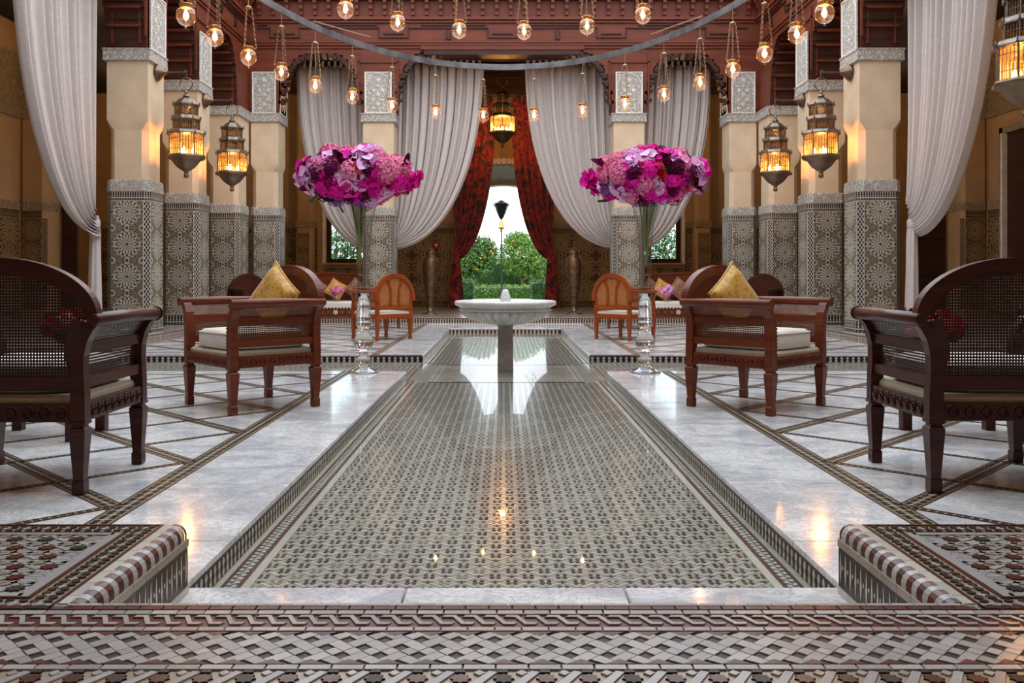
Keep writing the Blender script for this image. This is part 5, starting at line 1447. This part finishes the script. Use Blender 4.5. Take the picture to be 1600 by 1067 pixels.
def splat_chair(label, loc, rotz, wm, group='round-backed armchairs by the gallery'):
    hw, hd = .325, .31
    t = thing('round_back_armchair', label, 'chair', loc, rotz, group)
    for sx in (-1, 1):
        for sy in (-1, 1):
            x, y = sx*hw, sy*hd; g = MB()
            def sq(w2, z): return [(x-w2/2, y-w2/2, z), (x+w2/2, y-w2/2, z), (x+w2/2, y+w2/2, z), (x-w2/2, y+w2/2, z)]
            g.loft([sq(.038,0), sq(.044,.01), sq(.044,.05), sq(.036,.056), sq(.060,.27), sq(.062,.33)]); ob('leg', g, wm, t)
            ob('post', MB().sweep([(x, y, .33), (x, y, .5), (x-sx*.01, y, .62), (x+sx*.01, y, .70), (x+sx*.03, y, .75)], .052, [.058,.052,.048,.044,.044]), wm, t)
    ob('seat_frame', MB().box(-hw-.02, hw+.02, -hd-.02, hd+.02, .33, .405), wm, t)
    ob('seat', MB().bbox(-hw, hw, -hd-.01, hd+.01, .40, .445, .018), 'cushion', t)
    for sx in (-1, 1):
        ob('arm_rail', MB().tube([(sx*(hw+.03), -hd-.03, .755), (sx*(hw+.03), hd, .76)], .026, 10), wm, t)
        for z in (.60, .48): ob('arm_rail', MB().box(sx*hw-.014, sx*hw+.014, -hd+.02, hd-.02, z, z+.04), wm, t)
        ob('cane_panel', MB().box(sx*hw-.004, sx*hw+.004, -hd+.02, hd-.02, .51, .74), 'cane_solid' if wm == 'orange_wood' else wm, t)
    y = hd; A = hw+.03; zc = .66; Bh = .35
    arc = ell_arc(0, zc, A, Bh, -.12, pi+.12, 34)
    ob('crest', MB().sweep([(a, y+.02, z) for a, z in arc], .05, .068), wm, t)
    ob('back_rail', MB().box(-hw+.01, hw-.01, y-.005, y+.03, .47, .54), wm, t)
    for (x0, x1) in ((-.085, -.125), (.085, .125)):
        ob('splat', MB().sweep([(x0, y+.015, .53), (x0*.9, y+.015, .66), (x0*1.0, y+.015, .80), (x1*1.25, y+.015, .965)], .03, [.05,.038,.038,.055]), wm, t)
    g = MB(); ia = ell_arc(0, zc, A-.03, Bh-.03, 0, pi, 24); poly = [(a, z) for a, z in ia]+[(-hw+.02, .53), (hw-.02, .53)]
    g.prism(poly, y+.006, y+.014, 1); ob('cane_panel', g, 'cane_solid' if wm == 'orange_wood' else 'mahog_dark', t)
    return t
splat_chair('honey-coloured round-backed armchair behind the left glass vase, seen from behind', (-1.93, 14.2, 0), heading(-.70, .70), 'orange_wood')
splat_chair('honey-coloured round-backed armchair behind the right glass vase, seen from behind', (1.92, 14.2, 0), heading(.70, .70), 'orange_wood')
splat_chair('dark round-backed armchair far left, in front of the corner pier', (-4.55, 16.4, 0), heading(.62, -.78), 'mahog_dark')
splat_chair('dark round-backed armchair far right, in front of the corner pier', (4.62, 16.4, 0), heading(-.62, -.78), 'mahog_dark')
splat_chair('red-brown armchair behind the honey armchair at the left, by the gallery step', (-2.42, 17.1, 0), heading(-.85, -.5), 'mahog')
splat_chair('red-brown armchair behind the honey armchair at the right, by the gallery step', (2.42, 17.1, 0), heading(.85, -.5), 'mahog')
for sg, nm in ((-1, 'left'), (1, 'right')):
    # upholstered bench in the side arch
    cx = sg*3.87; t = thing('bench', 'cream upholstered bench with red wooden back in the %s back arch' % nm, 'bench', (cx, 19.2, GAL), 0, 'benches in the back arches')
    hwid = .84
    ob('base', MB().bbox(-hwid, hwid, -.42, .55, 0, .20, .01), 'mahog', t)
    ob('seat', MB().bbox(-hwid-.01, hwid+.01, -.44, .56, .22, .34, .03), 'cushion', t)
    g = MB()
    for i in range(24): x = -hwid+(i+.5)*2*hwid/24; g.prism([(x-.034, .225), (x+.034, .225), (x, .185)], -.445, -.43, 1)
    ob('scalloped_trim', g, 'linen', t)
    for i in range(12):
        x = -hwid+(i+.5)*2*hwid/12
        o = ob('medallion', MB().tube([(x, -.425, .12), (x, -.445, .12)], .036 if i % 4 else .05, 12), 'brass' if i % 4 else 'linen', t)
    ob('back', MB().prism([(-hwid, .2), (hwid, .2), (hwid, .82), (hwid*.8, .90), (0, .94), (-hwid*.8, .90), (-hwid, .82)], .50, .56, 1), 'mahog', t)
    ob('top_rail', MB().sweep([(-hwid, .53, .82), (-hwid*.8, .53, .90), (0, .53, .94), (hwid*.8, .53, .90), (hwid, .53, .82)], .09, .05), 'mahog', t)
    G2 = 'patterned pillows on the back benches'
    def pz(x, y, Y): return at(x, y, Y)
    if sg < 0: L = ((497,440,'patterned',.40,'paisley silk pillow on its corner at the left end of the left bench'),(525,446,'gold',.40,'gold silk pillow on the left bench between two paisley ones'),(566,440,'patterned',.42,'paisley silk pillow on the left bench, close to the vase stem'))
    else: L = ((992,442,'patterned',.42,'paisley silk pillow on the right bench just left of the vase stem'),(1035,446,'gold',.40,'gold silk pillow on the right bench beside the vase stem'),(1062,440,'patterned',.44,'paisley silk pillow at the right end of the right bench'))
    for (px_, py_, mt, w2, lb) in L:
        Y = 19.35 if mt == 'gold' else 19.5; p = at(px_, py_, Y)
        px_x = min(max(p[0], sg*3.87-.66), sg*3.87+.66)
        pillow('%s_pillow' % ('gold' if mt == 'gold' else 'paisley'), lb, (px_x, Y, GAL+.34+.25), w2*.93, mt, (R_(-16), R_(38 if mt != 'gold' else 30), 0), G2 if mt != 'gold' else 'gold silk pillows')
    # little glass with a pink posy
    x = at(525 if sg < 0 else 1042, 470, 18.86)[0]
    v = thing('small_vase', 'small clear glass tumbler vase on the edge of the %s bench' % nm, 'vase', (x, 18.86, GAL+.34), 0, 'small glass vases')
    ob('body', MB().lathe([(.001,0),(.05,.0),(.055,.02),(.075,.14),(.072,.14),(.052,.025),(.001,.02)], 20), 'glass', v)
    bouquet('posy of %s pink roses in the small glass on the %s bench' % ('deep' if sg < 0 else 'pale', nm), x, 31+sg, (.13,.12,.10), GAL+.34+.23, GAL+.34+.10, ['rp','hp','rp'] if sg < 0 else ['hl','rp','hp'], 18, .55, 'posy', 18.86, None, False)
    # low dark table with red flowers beyond the near armchair
    tb = thing('side_table', 'low dark wooden table glimpsed behind the near %s armchair' % nm, 'table', (sg*2.88, 5.62, 0), 0, 'low tables behind the near armchairs')
    for ax in (-.27, .27):
        for ay in (-.2, .2): ob('leg', MB().bbox(ax-.032, ax+.032, ay-.032, ay+.032, 0, .50, .005), 'mahog_dark', tb)
    ob('apron', MB().box(-.29, .29, -.22, .22, .44, .50), 'mahog_dark', tb)
    ob('table_top', MB().bbox(-.32, .32, -.25, .25, .50, .53, .01), 'mahog_dark', tb)
    v = thing('small_vase', 'small glass bowl with red roses behind the near %s armchair' % nm, 'vase', (sg*2.72, 5.62, .53), 0, 'small glass vases')
    ob('body', MB().lathe([(.001,0),(.06,.0),(.065,.02),(.08,.10),(.077,.10),(.06,.025),(.001,.02)], 20), 'glass', v)
    bouquet('posy of red roses on the low table behind the near %s armchair' % nm, sg*2.72, 41+sg, (.17,.15,.09), .69, .60, ['rr','rr','rc'], 26, .8, 'posy', 5.62, None, False)

# ------------------------------------------------------------ brass urns
def urn(label, x):
    t = thing('brass_urn', label, 'urn', (x, 20.7, GAL), 0, 'brass urns by the door'); k = F/20.7
    pr = [(12.5,491),(12.5,489),(8,487.5),(5.2,486),(5,476),(5.6,474),(5.2,472),(7.0,462),(9.2,446),(10.8,432),(11.8,424),(11.6,423),(12.2,420),(12.2,409),(11,404),(8.2,400),(7.2,398),(8,396.5)]
    ob('body', MB().lathe([(r/k, (491-y)/k) for r, y in pr], 28), 'brass', t)
    ob('lid', MB().lathe([(8.4/k, 94.5/k), (8.2/k, 96/k), (7/k, 99/k), (4/k, 103/k), (1.6/k, 105/k), (1.4/k, 107/k), (2.2/k, 108/k), (1/k, 110/k), (.3/k, 112.5/k)], 20), 'brass', t)
    g = MB()
    for y in (404, 420, 446, 462): g.lathe([((r_+.0)/k-.004, (491-y)/k-.008) if 0 else (r_/k, (491-y+d)/k) for r_, d in [(dict(((404,10.9),(420,12.1),(446,9.1),(462,6.9)))[y], -.6), (dict(((404,11.2),(420,12.7),(446,9.7),(462,7.5)))[y], 0), (dict(((404,10.9),(420,12.1),(446,9.1),(462,6.9)))[y], .6)]], 28)
    ob('bands', g, 'brass', t, fix=False); return t
urn('tall lidded brass urn left of the garden door', -1.70); urn('tall lidded brass urn right of the garden door', 1.63)

# ------------------------------------------------------------ lanterns
def lantern_parts(t, power=14, scale=1.0, amber=True):
    """hangs from local z=0 (hook point), everything below; units of camera height"""
    k = scale
    g = MB(); g.tube([(.0+.10*k*cos(a/16*2*pi), 0, -.11*k+.10*k*sin(a/16*2*pi)) for a in range(17)], .008*k, 6); ob('hanging_ring', g, 'lantern_metal', t, fix=False)
    g = MB().lathe([(r*k, z*k) for r, z in ((.004,-.15),(.018,-.20),(.03,-.24),(.022,-.26),(.05,-.29),(.055,-.30),(.045,-.315),(.11,-.35),(.155,-.39),(.185,-.42),(.205,-.43),(.205,-.445))], 8, smooth=False); ob('dome', g, 'lantern_metal', t)
    tiers = ((.180,-.445,-.62,.205,.0),(.205,-.66,-.83,.228,1),(.262,-.885,-1.22,.295,2))
    fr_ = MB(); gl = MB()
    for (r, z1, z0, rr, q) in tiers:
        r *= k; z1 *= k; z0 *= k; rr *= k
        n = 8
        for j in range(n):
            a0, a1 = 2*pi*j/n, 2*pi*(j+1)/n; p0, p1 = Vector((r*cos(a0), r*sin(a0), 0)), Vector((r*cos(a1), r*sin(a1), 0))
            fr_.tube([p0+Vector((0,0,z0)), p0+Vector((0,0,z1))], .011*k, 5)
            for f in (.2, .4, .6, .8): m_ = p0*(1-f)+p1*f; fr_.tube([m_+Vector((0,0,z0)), m_+Vector((0,0,z1-.03*k))], .005*k, 4)
            for hz in ((.28, .75) if q == 2 else (.5,)): fr_.tube([p0+Vector((0,0,z0+(z1-z0)*hz)), p1+Vector((0,0,z0+(z1-z0)*hz))], .005*k, 4)
            fr_.tube([p0+Vector((0,0,z1-.03*k)), (p0+p1)/2+Vector((0,0,z1-.005*k)), p1+Vector((0,0,z1-.03*k))], .006*k, 4)
            gl.add([p0+Vector((0,0,z0)), p1+Vector((0,0,z0)), p1+Vector((0,0,z1)), p0+Vector((0,0,z1))], [(0,1,2,3)])
            # little finials on the eaves
            e = Vector((rr*cos(a0), rr*sin(a0), z1)); fr_.lathe([(.001,-.01*k),(.016*k,.005*k),(.006*k,.02*k),(.013*k,.035*k),(.001,.055*k)], 6, tuple(e))
        fr_.lathe([(r, z0-.002), (r*1.06, z0-.01*k), (r*1.06, z0+.012*k), (r, z0+.015*k)], 8, smooth=False)
        if q:
            fr_.lathe([((r-.03*k), z1+.065*k), (r*1.0, z1+.05*k), (rr, z1+.004*k), (rr, z1-.012*k), (r, z1-.015*k)], 8, smooth=False)
    ob('frame', fr_, 'lantern_metal', t, fix=False)
    ob('glass_panels', gl, 'lantern_glass', t, fix=False)
    g = MB().lathe([(r*k, z*k) for r, z in ((.28,-1.215),(.295,-1.23),(.29,-1.26),(.22,-1.285),(.19,-1.33),(.14,-1.39),(.07,-1.44),(.035,-1.46),(.03,-1.50),(.042,-1.52),(.035,-1.55),(.02,-1.56))], 16, mod=lambda a, z: 1+.04*cos(8*a)); ob('bowl', g, 'bronze', t)
    for j in range(3):
        a = 2*pi*j/3+.5; p = (.10*k*cos(a), .10*k*sin(a), -1.16*k)
        ob('bulb', MB().lathe([(.001,-.04*k),(.022*k,-.025*k),(.026*k,.01*k),(.012*k,.05*k),(.001,.075*k)], 8, p), 'lantern_bulb', t)
def add_lantern(label, x, y, ztop, power=12, scale=1, group='tiered metal lanterns'):
    t = thing('lantern', label, 'lantern', (x, y, ztop), 0, group); lantern_parts(t, power, scale)
    point('lantern_light', (x, y, ztop-1.08*scale), (1, .55, .22), power, .06)
    return t
def bracket(label, xc, y, z, sg, xl):
    t = thing('wall_bracket', label, 'bracket', (xc, y, z), 0, 'lantern brackets on the columns')
    g = MB().lathe([(.13,0),(.132,.012),(.115,.035),(.075,.075),(.035,.12),(.022,.15)], 16, mod=lambda a, z: 1+.05*cos(12*a)); g.v = [(-sg*c, b, a) for a, b, c in g.v]
    ob('rosette', g, 'bronze', t)
    L = abs(xl-xc); ob('arm', MB().tube([(0,0,0),(-sg*(L-.02),0,0)], .014, 8), 'bronze', t)
    ob('hook', MB().tube([(-sg*(L-.03),0,.0),(-sg*(L-.01),0,.035),(-sg*(L+.01),0,.02),(-sg*(L+.005),0,-.03),(-sg*L,0,-.075),(-sg*(L-.012),0,-.09)], .008, 6), 'bronze', t)
ZA = 4.14
for sg, nm in ((-1, 'left'), (1, 'right')):
    for (yc, sz, pw) in ((13.83, 'larger', 16), (16.03, 'smaller', 16)):
        xl = sg*4.90 if yc < 15 else sg*4.86
        bracket('bronze bracket holding the %s-looking lantern on the %s side' % (sz, nm), sg*(XI-.012), yc, ZA, sg, xl)
        add_lantern('tiered metal lantern with amber light, %s-looking one on the %s side' % (sz, nm), xl, yc, ZA-.07, pw)
add_lantern('tiered amber lantern cut off by the upper right corner', 4.99, 8.55, ZA-.07, 22)
bracket('bronze bracket of the lantern at the upper right corner', XI-.012, 8.55, ZA, 1, 4.99)
cl_ = add_lantern('golden crystal lantern hanging over the garden door between the red drapes', -.03, 22.5, 6.02, 60, 1.16, None)
add_g = MB().tube([(0,0,0),(0,0,.08)], .02, 6); ob('chain', add_g, 'dark_metal', cl_)
pl_ = thing('porch_lantern', 'small dark lantern hanging in the porch arch against the white sky', 'lantern', (-.08, 30.2, 4.0))
ob('chain', MB().tube([(0,0,0),(0,0,-.45)], .008, 5), 'dark_metal', pl_)
g = MB().lathe([(.04,-.45),(.12,-.50),(.27,-.58),(.27,-.64),(.22,-.66),(.16,-.85),(.07,-1.05),(.02,-1.1)], 8, smooth=False); ob('cage', g, 'dark_metal', pl_)
g = MB()
for k in range(8): a = 2*pi*k/8; g.lathe([(.001,0),(.02,.02),(.001,.09)], 5, (.27*cos(a), .27*sin(a), -.58))
ob('crown', g, 'dark_metal', pl_)

# ------------------------------------------------------------ ring chandelier with globe lamps
def ringmesh(a, b, h, th, n=140):
    g = MB(); rings = []
    for i in range(n+1):
        t = 2*pi*i/n; c, s2 = cos(t), sin(t)
        rings.append([(a*c-th*c/2, b*s2-th*s2/2, -h/2), (a*c+th*c/2, b*s2+th*s2/2, -h/2), (a*c+th*c/2, b*s2+th*s2/2, h/2), (a*c-th*c/2, b*s2-th*s2/2, h/2)])
    return g.loft(rings, 0, True, False)
RA, RB, RZ, RY = 3.69, 6.56, 4.95, 10.4
r1 = thing('lamp_ring', 'large oval steel ring hanging over the pool, carrying the lower globe lamps', 'chandelier', (0, RY, RZ))
ob('band', ringmesh(RA, RB, .105, .03), 'ring_metal', r1)
r2 = thing('lamp_ring', 'smaller steel ring above the big one, mostly out of the picture', 'chandelier', (0, RY, 5.47))
ob('band', ringmesh(2.6, 2.62, .09, .03), 'ring_metal', r2)
for (par, a, b, z) in ((r1, RA, RB, RZ), (r2, 2.6, 2.62, 5.47)):
    for t in (-2.2, -.94): ob('suspension_cable', MB().tube([(a*cos(t), b*sin(t), 0), (a*cos(t), b*sin(t), ZT-z)], .01, 5), 'dark_metal', par)
bm_ = MB()
bm_.box(-XO, XO, 4.9, 5.1, ZT, ZT+.2); bm_.box(-XO, XO, 8.1, 8.3, ZT, ZT+.2); tag(ob('roof_beams', bm_, 'facade_dark'), 'timber beams across the open roof above the lamp rings', 'beam')
lkm = MB()
def link_chain(p, q, n, r=.008):
    g = MB(); p, q = Vector(p), Vector(q); d = (q-p); L = d.length/n; u = d.normalized(); a = u.orthogonal().normalized(); b = u.cross(a)
    for i in range(n):
        c = p+u*L*(i+.5); s2 = a if i % 2 else b; pts = []
        for k in range(7): an = 2*pi*k/6; pts.append(c+u*L*.62*cos(an)+s2*L*.32*sin(an))
        g.tube(pts, r*.5, 3, 0, False)
    return g
def globe_proto():
    P = {}
    P['rod'] = MB().tube([(0,0,.0),(0,0,-.18)], .006, 5).mesh('rod', ['chain'])
    P['canopy'] = MB().lathe([(.001,-.165),(.02,-.17),(.045,-.19),(.05,-.205),(.001,-.205)], 12).mesh('canopy', ['chain'])
    P['chain'] = link_chain((.042, 0, -.20), (.10, 0, -.735), 15).mesh('chain', ['chain'])
    g = MB().lathe([(.075,-.735),(.082,-.745),(.07,-.757),(.072,-.78),(.06,-.785)], 14)
    for k in range(3): a = 2*pi*k/3+.6; g.tube([(.075*cos(a),.075*sin(a),-.75),(.10*cos(a),.10*sin(a),-.76),(.112*cos(a),.112*sin(a),-.745),(.10*cos(a),.10*sin(a),-.73)], .006, 4)
    P['collar'] = g.mesh('collar', ['copper'])
    P['globe'] = MB().lathe([(.062,-.775),(.09,-.80),(.108,-.84),(.112,-.88),(.104,-.92),(.08,-.96),(.045,-.985),(.014,-.992),(.012,-1.0),(.018,-1.012),(.001,-1.025)], 20).mesh('globe', ['bulb_glass'])
    P['bulb'] = MB().lathe([(.001,-.80),(.012,-.81),(.016,-.85),(.014,-.90),(.001,-.925)], 8).mesh('bulb', ['filament'])
    return P
GP = globe_proto()
def globe(label, x, y, z, grp, light=True):
    t = thing('globe_lamp', label, 'lamp', (x, y, z), random.uniform(0, 6), grp)
    for k, me in GP.items():
        for r in range(3 if k == 'chain' else 1):
            o = bpy.data.objects.new(k, me); COL.objects.link(o); o.parent = t
            if k == 'chain': o.rotation_euler = (0, 0, 2*pi*r/3+.6)
    if light: point('globe_light', (x, y, z-.865), (1, .55, .22), 2.6, .03)
low_px = [(287,14),(336,48),(387,80),(440,105),(493,126),(549,145),(611,160),(678,173),(755,175),(834,173),(912,169),(980,158),(1043,143),(1098,123),(1148,101),(1195,75),(1237,43),(1277,10)]
ords = ['first','second','third','fourth','fifth','sixth','seventh','eighth','ninth']
for i, (px_, py_) in enumerate(low_px):
    Y = 3.10*F/(CY-py_); X = (px_-CX)*Y/F; th = math.atan2((Y-RY)/RB, X/RA)
    lb = 'clear globe lamp on the big ring, %s from the left' % ords[i] if i < 9 else 'clear globe lamp on the big ring, %s from the right' % ords[17-i]
    globe(lb, RA*cos(th), RY+RB*sin(th), RZ-.056, 'globe lamps on the big ring')
up_px = [(541,8),(623,28),(718,40),(819,43),(915,33),(1001,16)]
for i, (px_, py_) in enumerate(up_px):
    Y = 3.60*F/(CY-py_); X = (px_-CX)*Y/F; th = math.atan2(Y-RY, X)
    lb = 'clear globe lamp of the upper row along the top edge, %s from the left' % ords[i]
    globe(lb, 2.6*cos(th), RY+2.62*sin(th), 5.47-.048, 'globe lamps of the upper row')
# thin safety chains lying along the big ring
for (pa, pb) in (((490,42),(578,66)),((1017,62),(1097,34))):
    def rp(p): Y = 3.95*F/(CY-p[1]); return ((p[0]-CX)*Y/F, Y-RY, .09)
    ob('safety_chain', link_chain(rp(pa), rp(pb), 46, .012), 'chain', r1, fix=False)
